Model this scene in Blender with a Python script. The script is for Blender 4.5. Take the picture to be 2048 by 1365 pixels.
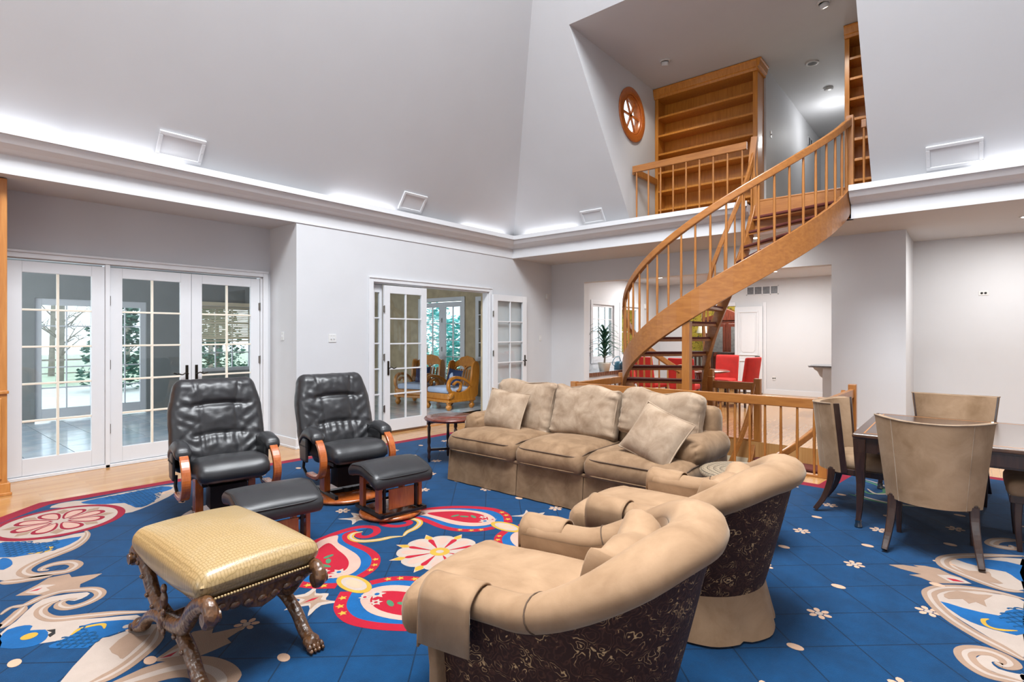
import bpy, bmesh, math, random
from mathutils import Vector, Matrix, noise
random.seed(7)
for _o in list(bpy.data.objects):
    bpy.data.objects.remove(_o, do_unlink=True)
SC = bpy.context.scene
COL = SC.collection
PI = math.pi
R = math.radians

# ---------------------------------------------------------------- camera, sky, lights
cd = bpy.data.cameras.new('camera')
cd.sensor_width = 36.0
cd.lens = 36.0 * 1088 / 2048
cd.shift_y = -0.0061
cd.clip_start = 0.05
cam = bpy.data.objects.new('camera', cd)
COL.objects.link(cam)
cam.location = (0, 0, 1.55)
cam.rotation_euler = (R(90), 0, math.atan2(911, 1088))
SC.camera = cam
SC.view_settings.view_transform = 'Standard'
SC.view_settings.look = 'None'
SC.view_settings.gamma = 1
SC.view_settings.use_curve_mapping = False
SC.view_settings.exposure = 0.22

w = bpy.data.worlds.new('sky')
SC.world = w
w.use_nodes = True
w.node_tree.nodes['Background'].inputs[0].default_value = (0.80, 0.91, 1.0, 1)
w.node_tree.nodes['Background'].inputs[1].default_value = 2.6


def area(name, loc, rot, sx, sy, power, col=(1, 1, 1), parent=None, shape='RECTANGLE'):
    l = bpy.data.lights.new(name, 'AREA')
    l.shape = shape
    l.size = sx
    l.size_y = sy
    l.energy = power
    l.color = col
    o = bpy.data.objects.new(name, l)
    COL.objects.link(o)
    o.location = loc
    o.rotation_euler = rot
    if parent:
        o.parent = parent
    return o


# daylight entering by the tall windows of the near wall
area('daylight_near', (-1.35, -5.4, 1.6), (R(90), 0, 0), 6.6, 2.4, 90, (0.98, 0.99, 1.0))
# skylight in the flat top of the pyramid ceiling
area('daylight_skylight', (-1.2, 1.55, 9.25), (0, 0, 0), 3.0, 4.8, 1580, (0.945, 0.975, 1.0))
# daylight in the sunroom beyond the french doors
area('daylight_sunroom', (-10.2, -2.3, 1.5), (R(90), 0, 0), 3.8, 2.4, 220, (0.93, 0.97, 1.0))


# ---------------------------------------------------------------- helpers
def lin(h):
    h = h.lstrip('#')
    r = []
    for i in (0, 2, 4):
        c = int(h[i:i + 2], 16) / 255
        r.append(c / 12.92 if c <= 0.04045 else ((c + 0.055) / 1.055) ** 2.4)
    return (*r, 1)


MATS = {}


def newmat(name):
    m = bpy.data.materials.new(name)
    m.use_nodes = True
    nt = m.node_tree
    b = nt.nodes['Principled BSDF']
    MATS[name] = m
    return m, nt, b


def N(nt, t, **k):
    n = nt.nodes.new(t)
    for a, v in k.items():
        setattr(n, a, v)
    return n


def coords(nt, scale=(1, 1, 1), gen='Object'):
    tc = N(nt, 'ShaderNodeTexCoord')
    mp = N(nt, 'ShaderNodeMapping')
    mp.inputs['Scale'].default_value = scale
    nt.links.new(tc.outputs[gen], mp.inputs['Vector'])
    return mp.outputs['Vector']


def ramp(nt, fac, stops):
    r = N(nt, 'ShaderNodeValToRGB')
    el = r.color_ramp.elements
    el[0].position, el[0].color = stops[0]
    el[1].position, el[1].color = stops[-1]
    for p, c in stops[1:-1]:
        e = el.new(p)
        e.color = c
    nt.links.new(fac, r.inputs['Fac'])
    return r.outputs['Color']


def bump(nt, b, h, strength=0.3, dist=0.01):
    bn = N(nt, 'ShaderNodeBump')
    bn.inputs['Strength'].default_value = strength
    bn.inputs['Distance'].default_value = dist
    nt.links.new(h, bn.inputs['Height'])
    nt.links.new(bn.outputs['Normal'], b.inputs['Normal'])


def noise_tex(nt, vec, scale, detail=4, rough=0.55, dist=0.0):
    n = N(nt, 'ShaderNodeTexNoise')
    n.inputs['Scale'].default_value = scale
    n.inputs['Detail'].default_value = detail
    n.inputs['Roughness'].default_value = rough
    n.inputs['Distortion'].default_value = dist
    nt.links.new(vec, n.inputs['Vector'])
    return n.outputs['Fac']


def plain(name, col, rough=0.5, metal=0.0, var=0.06, nscale=6, bumps=0.0, bscale=80, spec=0.5, sheen=0.0, emit=None, es=1.0):
    """base colour with soft mottling and optional fine relief"""
    m, nt, b = newmat(name)
    c = lin(col) if isinstance(col, str) else (*col, 1)
    v = coords(nt)
    if var > 0:
        d = tuple(max(0, x * (1 - var)) for x in c[:3]) + (1,)
        u = tuple(min(1, x * (1 + var)) for x in c[:3]) + (1,)
        nt.links.new(ramp(nt, noise_tex(nt, v, nscale), [(0.3, d), (0.7, u)]), b.inputs['Base Color'])
    else:
        b.inputs['Base Color'].default_value = c
    b.inputs['Roughness'].default_value = rough
    b.inputs['Metallic'].default_value = metal
    b.inputs['Specular IOR Level'].default_value = spec
    if sheen:
        b.inputs['Sheen Weight'].default_value = sheen
        b.inputs['Sheen Roughness'].default_value = 0.4
        b.inputs['Sheen Tint'].default_value = tuple(min(1, x * 1.6 + 0.1) for x in c[:3]) + (1,)
    if bumps:
        bump(nt, b, noise_tex(nt, v, bscale, 3), bumps, 0.004)
    if emit:
        b.inputs['Emission Color'].default_value = lin(emit)
        b.inputs['Emission Strength'].default_value = es
    return m


def wood(name, c1, c2, rough=0.35, scale=(1, 1, 1), grain=14, coat=0.2):
    m, nt, b = newmat(name)
    v = coords(nt, scale)
    wv = N(nt, 'ShaderNodeTexNoise')
    wv.inputs['Scale'].default_value = grain
    wv.inputs['Detail'].default_value = 6
    wv.inputs['Distortion'].default_value = 0.6
    nt.links.new(v, wv.inputs['Vector'])
    nt.links.new(ramp(nt, wv.outputs['Fac'], [(0.3, lin(c1)), (0.7, lin(c2))]), b.inputs['Base Color'])
    b.inputs['Roughness'].default_value = rough
    b.inputs['Coat Weight'].default_value = coat
    b.inputs['Coat Roughness'].default_value = 0.2
    bump(nt, b, wv.outputs['Fac'], 0.08, 0.002)
    return m


def glass(name, tint=(0.965, 0.985, 0.985), refl=1.0):
    m, nt, b = newmat(name)
    nt.nodes.remove(b)
    out = nt.nodes['Material Output']
    tr = N(nt, 'ShaderNodeBsdfTransparent')
    tr.inputs[0].default_value = (*tint, 1)
    gl = N(nt, 'ShaderNodeBsdfGlossy')
    gl.inputs['Roughness'].default_value = 0.01
    fa = N(nt, 'ShaderNodeLayerWeight')
    fa.inputs[0].default_value = 0.5
    pw = N(nt, 'ShaderNodeMath', operation='POWER')
    pw.inputs[1].default_value = 4.0
    nt.links.new(fa.outputs['Facing'], pw.inputs[0])
    fr = N(nt, 'ShaderNodeMath', operation='MULTIPLY_ADD')
    fr.inputs[1].default_value = 0.9
    fr.inputs[2].default_value = 0.045
    nt.links.new(pw.outputs[0], fr.inputs[0])
    mx = N(nt, 'ShaderNodeMixShader')
    nt.links.new(fr.outputs[0], mx.inputs[0])
    nt.links.new(tr.outputs[0], mx.inputs[1])
    nt.links.new(gl.outputs[0], mx.inputs[2])
    nt.links.new(mx.outputs[0], out.inputs['Surface'])
    return m


# walls and trim
plain('wall', '#c0c1c4', 0.6, var=0.015, nscale=2, bumps=0.02, bscale=160)
plain('ceiling', '#bebfc2', 0.65, var=0.012, nscale=2)
plain('trim', '#cccdd0', 0.35, var=0.01)
plain('doorwhite', '#cacbce', 0.35, var=0.01)
plain('muntin', '#d8cfc0', 0.4, var=0.02)
plain('tanwall', '#a9997c', 0.7, var=0.16, nscale=5)
plain('darkwall', '#7d807f', 0.7, var=0.04)
wood('oak', '#935b27', '#a76d33', 0.35, (1, 1, 0.15), 26)
wood('oakh', '#8f5827', '#a56b33', 0.35, (0.15, 1, 1), 26)
wood('shelfoak', '#ac6a1c', '#c58230', 0.35, (6, 6, 0.5), 6)
wood('cabinetoak', '#a5682f', '#ba7e41', 0.35, (6, 6, 0.6), 5)
wood('cherry', '#8c4218', '#a85a26', 0.25, (2, 2, 0.4), 18, 0.5)
wood('walnut', '#241510', '#3a241a', 0.28, (3, 3, 0.5), 14, 0.4)
wood('tablewood', '#3a2519', '#553824', 0.25, (0.6, 4, 4), 10, 0.5)
wood('mahogany', '#4e2016', '#6c3020', 0.25, (3, 3, 0.5), 12, 0.5)
wood('pine', '#a9661d', '#c4822e', 0.3, (2, 2, 0.5), 12, 0.4)
wood('roundwin', '#9a4e1c', '#b3642a', 0.3, (3, 3, 3), 9, 0.4)
wood('carved', '#3a2212', '#6e4a2c', 0.3, (1, 1, 1), 30, 0.5)


def carve():
    nt = MATS['carved'].node_tree
    b = nt.nodes['Principled BSDF']
    vo = N(nt, 'ShaderNodeTexVoronoi')
    vo.inputs['Scale'].default_value = 55
    nt.links.new(coords(nt, (1, 1, .7)), vo.inputs['Vector'])
    bump(nt, b, vo.outputs['Distance'], 0.9, 0.006)


carve()
plain('leather', '#262628', 0.33, var=0.12, nscale=9, bumps=0.25, bscale=260)
plain('seam', '#161617', 0.5, var=0)
plain('blackmetal', '#17171a', 0.35, 0.4, var=0)
plain('chrome', '#8a8782', 0.25, 1.0, var=0)
plain('bronze', '#3a352f', 0.35, 0.9, var=0)
plain('treadcarpet', '#5e2a22', 0.95, var=0.15, nscale=60, bumps=0.4, bscale=300)
plain('plate', '#c9c9c8', 0.4, var=0)
plain('black', '#101010', 0.5, var=0)
plain('stone', '#6f7074', 0.25, var=0.2, nscale=14)
plain('redfab', '#b01c14', 0.75, var=0.12, nscale=8, sheen=0.3)
plain('bluecushion', '#a9b7cf', 0.85, var=0.08)
plain('navy', '#16294f', 0.8, var=0.1)
plain('leaf', '#2f5d4a', 0.5, var=0.35, nscale=9)
plain('leafout', '#5f8f7c', 0.6, var=0.5, nscale=3)
plain('leafteal', '#63b8b4', 0.6, var=0.4, nscale=3)
plain('bark', '#857d73', 0.9, var=0.2)
plain('grass', '#a9b39c', 0.95, var=0.2, nscale=3)
plain('patio', '#cfcfcb', 0.8, var=0.06)
plain('grout', '#85868a', 0.8, var=0)
plain('cream', '#d8c9ac', 0.7, var=0.04)
plain('terracotta', '#6d4732', 0.6, var=0.2)
plain('enamel', '#3e6f84', 0.3, var=0.08)
plain('potwhite', '#d7d2c6', 0.35, var=0.04)
plain('lampglow', '#ffffff', 0.5, var=0, emit='#fff6e8', es=14)
plain('covelight', '#ffffff', 0.5, var=0, emit='#fdfcff', es=8)
glass('glass')


def tile_mat():
    m, nt, b = newmat('tile')
    v = coords(nt, (1, 1, 1))
    nt.links.new(ramp(nt, noise_tex(nt, v, 2.2, 5), [(0.3, lin('#9fb0bf')), (0.7, lin('#c9cdd0'))]), b.inputs['Base Color'])
    b.inputs['Roughness'].default_value = 0.12


tile_mat()


def floor_mat():
    m, nt, b = newmat('oakfloor')
    v = coords(nt)
    sw = N(nt, 'ShaderNodeMapping')
    sw.inputs['Rotation'].default_value = (0, 0, R(90))
    nt.links.new(v, sw.inputs['Vector'])
    br = N(nt, 'ShaderNodeTexBrick')
    br.offset = 0.37
    br.inputs['Color1'].default_value = lin('#af7f4b')
    br.inputs['Color2'].default_value = lin('#be905b')
    br.inputs['Mortar'].default_value = lin('#a67c4e')
    br.inputs['Scale'].default_value = 1.0
    br.inputs['Mortar Size'].default_value = 0.0015
    br.inputs['Brick Width'].default_value = 1.1
    br.inputs['Row Height'].default_value = 0.07
    nt.links.new(sw.outputs['Vector'], br.inputs['Vector'])
    g = N(nt, 'ShaderNodeMapping')
    g.inputs['Scale'].default_value = (22, 1.6, 1)
    nt.links.new(v, g.inputs['Vector'])
    gr = ramp(nt, noise_tex(nt, g.outputs['Vector'], 3, 5), [(0.25, (0.78, 0.74, 0.7, 1)), (0.75, (1, 1, 1, 1))])
    mx = N(nt, 'ShaderNodeMix', data_type='RGBA', blend_type='MULTIPLY')
    mx.inputs[0].default_value = 0.8
    nt.links.new(br.outputs['Color'], mx.inputs[6])
    nt.links.new(gr, mx.inputs[7])
    nt.links.new(mx.outputs[2], b.inputs['Base Color'])
    b.inputs['Roughness'].default_value = 0.22
    b.inputs['Coat Weight'].default_value = 0.25
    b.inputs['Coat Roughness'].default_value = 0.12


floor_mat()


def velvet(name, dark, light, nscale=5, rough=0.8, sheen=0.5):
    m, nt, b = newmat(name)
    v = coords(nt)
    f = noise_tex(nt, v, nscale, 6, 0.6, 0.5)
    nt.links.new(ramp(nt, f, [(0.3, lin(dark)), (0.7, lin(light))]), b.inputs['Base Color'])
    b.inputs['Roughness'].default_value = rough
    b.inputs['Sheen Weight'].default_value = sheen
    b.inputs['Sheen Roughness'].default_value = 0.35
    b.inputs['Sheen Tint'].default_value = lin('#e8d8c4')
    b.inputs['Specular IOR Level'].default_value = 0.2
    bump(nt, b, noise_tex(nt, v, 220, 2), 0.12, 0.002)
    return m


velvet('sofavelvet', '#6b523b', '#8b7056', 7, sheen=0.3)
plain('sofapipe', '#4e3a29', 0.8, var=0)
velvet('cushionvelvet', '#7d6753', '#a4907b', 7, sheen=0.35)
velvet('tubvelvet', '#7f6349', '#a08265', 4, sheen=0.25)
velvet('chairvelvet', '#84694f', '#a3876c', 5, sheen=0.3)


def paisley():
    m, nt, b = newmat('paisley')
    v = coords(nt)
    vo = N(nt, 'ShaderNodeTexVoronoi')
    vo.inputs['Scale'].default_value = 13
    n = N(nt, 'ShaderNodeTexNoise')
    n.inputs['Scale'].default_value = 9
    n.inputs['Detail'].default_value = 3
    nt.links.new(v, n.inputs['Vector'])
    ad = N(nt, 'ShaderNodeMix', data_type='RGBA', blend_type='LINEAR_LIGHT')
    ad.inputs[0].default_value = 0.14
    nt.links.new(v, ad.inputs[6])
    nt.links.new(n.outputs['Color'], ad.inputs[7])
    nt.links.new(ad.outputs[2], vo.inputs['Vector'])
    wv = N(nt, 'ShaderNodeMath', operation='SINE')
    ml = N(nt, 'ShaderNodeMath', operation='MULTIPLY')
    ml.inputs[1].default_value = 26
    nt.links.new(vo.outputs['Distance'], ml.inputs[0])
    nt.links.new(ml.outputs[0], wv.inputs[0])
    n2 = noise_tex(nt, v, 17, 2)
    mu = N(nt, 'ShaderNodeMath', operation='MULTIPLY')
    nt.links.new(wv.outputs[0], mu.inputs[0])
    nt.links.new(n2, mu.inputs[1])
    nt.links.new(ramp(nt, mu.outputs[0], [(0.0, lin('#341f17')), (0.40, lin('#452b20')), (0.50, lin('#553728')), (0.545, lin('#a5855c')), (0.62, lin('#b8976c'))]), b.inputs['Base Color'])
    b.inputs['Roughness'].default_value = 0.7
    b.inputs['Specular IOR Level'].default_value = 0.25
    bump(nt, b, mu.outputs[0], 0.25, 0.004)


paisley()


def croc():
    m, nt, b = newmat('croc')
    v = coords(nt, (1.0, 1.6, 1.0))
    vo = N(nt, 'ShaderNodeTexVoronoi', feature='DISTANCE_TO_EDGE', voronoi_dimensions='2D')
    vo.inputs['Scale'].default_value = 44
    vo.inputs['Randomness'].default_value = 0.4
    nt.links.new(v, vo.inputs['Vector'])
    nt.links.new(ramp(nt, vo.outputs['Distance'], [(0.0, lin('#7c6540')), (0.05, lin('#957c52')), (0.3, lin('#a3895f'))]), b.inputs['Base Color'])
    b.inputs['Roughness'].default_value = 0.3
    b.inputs['Coat Weight'].default_value = 0.2
    cl = N(nt, 'ShaderNodeMath', operation='MINIMUM')
    cl.inputs[1].default_value = 0.1
    nt.links.new(vo.outputs['Distance'], cl.inputs[0])
    bump(nt, b, cl.outputs[0], 0.28, 0.008)


croc()


def rug_mat(name, col, var=0.14, lines=False):
    m, nt, b = newmat(name)
    v = coords(nt)
    c = lin(col)
    d = tuple(x * (1 - var) for x in c[:3]) + (1,)
    u = tuple(min(1, x * (1 + var)) for x in c[:3]) + (1,)
    colr = ramp(nt, noise_tex(nt, v, 5, 5, 0.7), [(0.3, d), (0.7, u)])
    fine = noise_tex(nt, v, 240, 2)
    if lines:
        # carved diagonal squares: thin darker grooves 0.311 m apart
        sp = N(nt, 'ShaderNodeSeparateXYZ')
        nt.links.new(v, sp.inputs[0])
        gs = []
        for op in ('ADD', 'SUBTRACT'):
            a = N(nt, 'ShaderNodeMath', operation=op)
            nt.links.new(sp.outputs[0], a.inputs[0])
            nt.links.new(sp.outputs[1], a.inputs[1])
            q = N(nt, 'ShaderNodeMath', operation='DIVIDE')
            q.inputs[1].default_value = 0.44
            nt.links.new(a.outputs[0], q.inputs[0])
            p = N(nt, 'ShaderNodeMath', operation='PINGPONG')
            p.inputs[1].default_value = 0.5
            nt.links.new(q.outputs[0], p.inputs[0])
            g = N(nt, 'ShaderNodeMath', operation='LESS_THAN')
            g.inputs[1].default_value = 0.012
            nt.links.new(p.outputs[0], g.inputs[0])
            gs.append(g.outputs[0])
        mxx = N(nt, 'ShaderNodeMath', operation='MAXIMUM')
        nt.links.new(gs[0], mxx.inputs[0])
        nt.links.new(gs[1], mxx.inputs[1])
        mx = N(nt, 'ShaderNodeMix', data_type='RGBA')
        nt.links.new(mxx.outputs[0], mx.inputs[0])
        nt.links.new(colr, mx.inputs[6])
        mx.inputs[7].default_value = tuple(x * 0.42 for x in c[:3]) + (1,)
        colr = mx.outputs[2]
        sb = N(nt, 'ShaderNodeMath', operation='SUBTRACT')
        nt.links.new(fine, sb.inputs[0])
        nt.links.new(mxx.outputs[0], sb.inputs[1])
        fine = sb.outputs[0]
    nt.links.new(colr, b.inputs['Base Color'])
    b.inputs['Roughness'].default_value = 0.95
    b.inputs['Specular IOR Level'].default_value = 0.1
    b.inputs['Sheen Weight'].default_value = 0.1
    bump(nt, b, fine, 0.35, 0.006)
    return m


rug_mat('rugblue', '#003256', 0.22, True)
rug_mat('rugnavy', '#00406f', 0.1)
rug_mat('rugbright', '#044c80', 0.2)
rug_mat('rugscale', '#043f66', 0.2)
rug_mat('rugred', '#950b23', 0.08)
rug_mat('rugcrimson', '#7c0624', 0.08)
rug_mat('rugcream', '#9f9085', 0.06)
rug_mat('rugpink', '#ad8c7e', 0.08)
rug_mat('rugbeige', '#8b7260', 0.1)
rug_mat('rugpeach', '#b3927a', 0.08)
rug_mat('ruggold', '#a88530', 0.1)
rug_mat('ruggreen', '#3c6b4c', 0.1)


class MB:
    def __init__(s):
        s.v, s.f, s.m, s.s = [], [], [], []

    def add(s, vs, fs, mat=0, sm=False, M=None):
        o = len(s.v)
        for p in vs:
            s.v.append(tuple(M @ Vector(p)) if M else tuple(p))
        for f in fs:
            s.f.append([i + o for i in f])
            s.m.append(mat)
            s.s.append(sm)
        return s

    def box(s, x0, x1, y0, y1, z0, z1, mat=0, M=None):
        return s.add([(x0, y0, z0), (x1, y0, z0), (x1, y1, z0), (x0, y1, z0), (x0, y0, z1), (x1, y0, z1), (x1, y1, z1), (x0, y1, z1)],
                     [(0, 3, 2, 1), (4, 5, 6, 7), (0, 1, 5, 4), (1, 2, 6, 5), (2, 3, 7, 6), (3, 0, 4, 7)], mat, False, M)

    def prism(s, poly, a, b, mat=0, plane='xy', M=None, sm=False):
        n = len(poly)
        mp = {'xy': lambda p, h: (p[0], p[1], h), 'xz': lambda p, h: (p[0], h, p[1]), 'yz': lambda p, h: (h, p[0], p[1])}[plane]
        vs = [mp(p, a) for p in poly] + [mp(p, b) for p in poly]
        s.add(vs, [list(range(n))[::-1], list(range(n, 2 * n))], mat, False, M)
        o = len(s.v) - 2 * n
        for i in range(n):
            j = (i + 1) % n
            s.f.append([o + i, o + j, o + n + j, o + n + i])
            s.m.append(mat)
            s.s.append(sm)
        return s

    def sweep(s, path, prof, up=(0, 0, 1), closed=False, sm=False, mat=0, scale=None, pclosed=True, M=None, plumb=False):
        """prof = (side, up) offsets; side = tangent x up"""
        P = [Vector(p) for p in path]
        n, k = len(P), len(prof)
        vs = []
        for i, p in enumerate(P):
            if closed:
                t = P[(i + 1) % n] - P[i - 1]
            else:
                t = P[min(i + 1, n - 1)] - P[max(i - 1, 0)]
            t.normalize()
            u0 = Vector(up[i] if isinstance(up, list) else up)
            sd = t.cross(u0)
            if sd.length < 1e-5:
                sd = Vector((1, 0, 0))
            sd.normalize()
            u = Vector((0, 0, 1)) if plumb else sd.cross(t)
            sc = scale[i] if scale else 1
            if not isinstance(sc, tuple):
                sc = (sc, sc)
            for a, b in prof:
                vs.append(p + sd * a * sc[0] + u * b * sc[1])
        fs = []
        for i in range(n if closed else n - 1):
            for j in range(k if pclosed else k - 1):
                a, b = i * k + j, i * k + (j + 1) % k
                c, d = ((i + 1) % n) * k + (j + 1) % k, ((i + 1) % n) * k + j
                fs.append((a, b, c, d))
        s.add(vs, fs, mat, sm, M)
        if not closed and pclosed:
            s.add([vs[j] for j in range(k)], [list(range(k))], mat, False, M)
            s.add([vs[(n - 1) * k + j] for j in range(k)], [list(range(k))[::-1]], mat, False, M)
        return s

    def tube(s, path, r, n=8, closed=False, mat=0, M=None, fy=1.0, up=None):
        rr = r if isinstance(r, (list, tuple)) else [r] * len(path)
        prof = [(math.cos(2 * PI * i / n), fy * math.sin(2 * PI * i / n)) for i in range(n)]
        if up is None:
            d = Vector(path[-1]) - Vector(path[0])
            up = (0, 1, 0.01) if abs(d.z) > 0.9 * (d.length + 1e-9) else (0, 0, 1)
        return s.sweep(path, prof, up, closed, True, mat, list(rr), True, M)

    def bar(s, a, b, w, h=None, up=(0, 0, 1), mat=0, M=None):
        h = h or w
        if abs((Vector(b) - Vector(a)).normalized().z) > 0.99 and up == (0, 0, 1):
            up = (0, 1, 0)
        return s.sweep([a, b], [(-w / 2, -h / 2), (w / 2, -h / 2), (w / 2, h / 2), (-w / 2, h / 2)], up, mat=mat, M=M)

    def lathe(s, prof, n=20, c=(0, 0, 0), mat=0, M=None, sm=True):
        vs, fs = [], []
        k = len(prof)
        for i in range(n):
            a = 2 * PI * i / n
            for r, z in prof:
                vs.append((c[0] + r * math.cos(a), c[1] + r * math.sin(a), c[2] + z))
        for i in range(n):
            for j in range(k - 1):
                fs.append((i * k + j, ((i + 1) % n) * k + j, ((i + 1) % n) * k + j + 1, i * k + j + 1))
        s.add(vs, fs, mat, sm, M)
        for e in (0, k - 1):
            if prof[e][0] > 1e-4 and tuple(prof[0]) != tuple(prof[-1]):
                s.add([vs[i * k + e] for i in range(n)], [list(range(n))], mat, False, M)
        return s

    def ball(s, c, r, n=10, mat=0, M=None, sc=(1, 1, 1)):
        h = n // 2 + 1
        vs, fs = [], []
        for i in range(h + 1):
            p = PI * i / h
            for j in range(n):
                a = 2 * PI * j / n
                vs.append((c[0] + r * sc[0] * math.sin(p) * math.cos(a), c[1] + r * sc[1] * math.sin(p) * math.sin(a), c[2] + r * sc[2] * math.cos(p)))
        for i in range(h):
            for j in range(n):
                fs.append((i * n + j, i * n + (j + 1) % n, (i + 1) * n + (j + 1) % n, (i + 1) * n + j))
        return s.add(vs, fs, mat, True, M)

    def grid(s, fn, nu, nv, mat=0, sm=True, cu=False, M=None):
        """fn(u, v) for u, v in 0..1"""
        vs = [fn(i / (nu if cu else nu), j / nv) for i in range(nu if cu else nu + 1) for j in range(nv + 1)]
        fs = []
        k = nv + 1
        tot = nu if cu else nu + 1
        for i in range(nu):
            for j in range(nv):
                a = i * k + j
                b = ((i + 1) % tot) * k + j
                fs.append((a, b, b + 1, a + 1))
        return s.add(vs, fs, mat, sm, M)

    def soft(s, h, r, n=(12, 10, 5), crown=0.03, wr=0.0, seed=0, fn=None, M=None, mat=0, ws=7.0):
        """upholstered block with half sizes h and edge radius r"""
        idx, vs, fs = {}, [], []
        hx, hy, hz = h

        def put(u, v, w_):
            key = (round(u, 4), round(v, 4), round(w_, 4))
            if key in idx:
                return idx[key]
            p = Vector((u * hx, v * hy, w_ * hz))
            q = Vector((max(-hx + r, min(hx - r, p.x)), max(-hy + r, min(hy - r, p.y)), max(-hz + r, min(hz - r, p.z))))
            d = p - q
            if d.length > 1e-6:
                p = q + d.normalized() * r
            p.z += crown * (1 - u * u) * (1 - v * v) * (1 if w_ > 0 else -0.3) * abs(w_)
            if wr:
                nn = noise.noise(p * ws + Vector((seed * 3.1, seed * 1.7, seed)))
                n2 = noise.noise(p * ws * 2.6 + Vector((seed * 1.1, seed * 2.7, seed)))
                dr = d.normalized() if d.length > 1e-6 else Vector((0, 0, 1))
                p += dr * (nn + 0.5 * n2) * wr
            if fn:
                p = fn(p, u, v, w_)
            idx[key] = len(vs)
            vs.append(p)
            return idx[key]

        def g(i, m):
            return math.sin((2 * i / m - 1) * PI / 2)
        for ax in range(3):
            o = [a for a in range(3) if a != ax]
            na, nb = n[o[0]], n[o[1]]
            for sg in (-1, 1):
                for i in range(na):
                    for j in range(nb):
                        q = []
                        for di, dj in ((0, 0), (1, 0), (1, 1), (0, 1)):
                            c = [0, 0, 0]
                            c[ax] = sg
                            c[o[0]] = g(i + di, na)
                            c[o[1]] = g(j + dj, nb)
                            q.append(put(*c))
                        fs.append(q)
        return s.add(vs, fs, mat, True, M)

    def build(s, name, mat, parent=None, bevel=0.0, seg=2, recalc=True):
        me = bpy.data.meshes.new(name)
        me.from_pydata(s.v, [], s.f)
        for mm in (mat if isinstance(mat, (list, tuple)) else [mat]):
            me.materials.append(MATS[mm])
        me.polygons.foreach_set('material_index', s.m)
        me.polygons.foreach_set('use_smooth', s.s)
        if recalc:
            bm = bmesh.new()
            bm.from_mesh(me)
            bmesh.ops.recalc_face_normals(bm, faces=bm.faces)
            bm.to_mesh(me)
            bm.free()
        me.update()
        o = bpy.data.objects.new(name, me)
        COL.objects.link(o)
        if parent:
            o.parent = parent
        if bevel:
            md = o.modifiers.new('bevel', 'BEVEL')
            md.width = bevel
            md.segments = seg
            md.limit_method = 'ANGLE'
            md.angle_limit = R(40)
        return o


def mesh_obj(name, data, mat, parent, M=None):
    """another object on shared mesh data"""
    o = bpy.data.objects.new(name, data)
    COL.objects.link(o)
    if parent:
        o.parent = parent
    if M is not None:
        o.matrix_local = M
    return o


def tag(o, label, cat, group=None, kind=None):
    o['label'] = label
    o['category'] = cat
    if group:
        o['group'] = group
    if kind:
        o['kind'] = kind
    return o


def thing(name, label, cat, loc=(0, 0, 0), rz=0.0, group=None, kind=None):
    o = bpy.data.objects.new(name, None)
    COL.objects.link(o)
    o.location = loc
    o.rotation_euler = (0, 0, R(rz))
    o.empty_display_size = 0.1
    return tag(o, label, cat, group, kind)


def copy_tree(o, parent=None):
    c = o.copy()
    COL.objects.link(c)
    if parent:
        c.parent = parent
    for ch in [x for x in bpy.data.objects if x.parent == o]:
        copy_tree(ch, c)
    return c


def again(o, loc, rz, label):
    c = copy_tree(o)
    c.location = loc
    c.rotation_euler = (0, 0, R(rz))
    c['label'] = label
    return c


def T(x=0, y=0, z=0, rx=0, ry=0, rz=0):
    return Matrix.Translation((x, y, z)) @ Matrix.Rotation(R(rz), 4, 'Z') @ Matrix.Rotation(R(ry), 4, 'Y') @ Matrix.Rotation(R(rx), 4, 'X')


def spline(pts, n=6, closed=False):
    """Catmull-Rom through the points"""
    P = [Vector(p) for p in pts]
    m = len(P)
    out = []
    for i in range(m if closed else m - 1):
        g = (lambda k: P[k % m]) if closed else (lambda k: P[max(0, min(m - 1, k))])
        a, b, c, d = g(i - 1), g(i), g(i + 1), g(i + 2)
        for j in range(n):
            t = j / n
            out.append(0.5 * ((2 * b) + (c - a) * t + (2 * a - 5 * b + 4 * c - d) * t * t + (3 * b - a - 3 * c + d) * t ** 3))
    if not closed:
        out.append(P[-1])
    return out


def sstep(a, b, x):
    t = max(0, min(1, (x - a) / (b - a)))
    return t * t * (3 - 2 * t)
# ================================================================ the setting
XL, XD, YC, YF, YB = -6.96, -7.70, 8.33, 9.66, 11.05   # left wall, door recess, loft edge, far wall, alcove wall
ZS, ZC = 3.07, 3.47                                      # soffit and cornice top / loft floor
XR, YN = 4.6, -5.2                                       # right and near walls behind the camera
TS = 1.362                                               # pitch of the sloped ceilings
LX0, LX1, LZ = -4.36, -0.94, 5.98                        # loft opening and its ceiling


def struct(mb, name, mat, label, cat, bevel=0, parent=None):
    o = mb.build(name, mat, parent, bevel)
    return tag(o, label, cat, kind='structure')


# floor with the stairwell left open
mb = MB()
WX0, WX1, WY0, WY1 = -4.38, -1.22, 6.72, 8.30
for x0, x1, y0, y1 in ((-7.72, XR, YN, WY0), (-7.72, WX0, WY0, WY1), (WX1, XR, WY0, WY1), (-7.72, XR, WY1, 18.6)):
    mb.box(x0, x1, y0, y1, -0.25, 0)
struct(mb, 'floor', 'oakfloor', 'honey oak strip floor around the blue rug', 'floor')

# stairwell lining
mb = MB()
mb.box(WX0 - .1, WX0, WY0 - .1, WY1 + .1, -2.9, -0.02).box(WX1, WX1 + .1, WY0 - .1, WY1 + .1, -2.9, -0.02)
mb.box(WX0, WX1, WY0 - .1, WY0, -2.9, -0.02).box(WX0, WX1, WY1, WY1 + .1, -2.9, -0.25).box(WX0, WX1, WY0, WY1, -3.0, -2.9)
struct(mb, 'wall_stairwell', 'cream', 'cream lining of the stairwell going down', 'wall')

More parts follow.
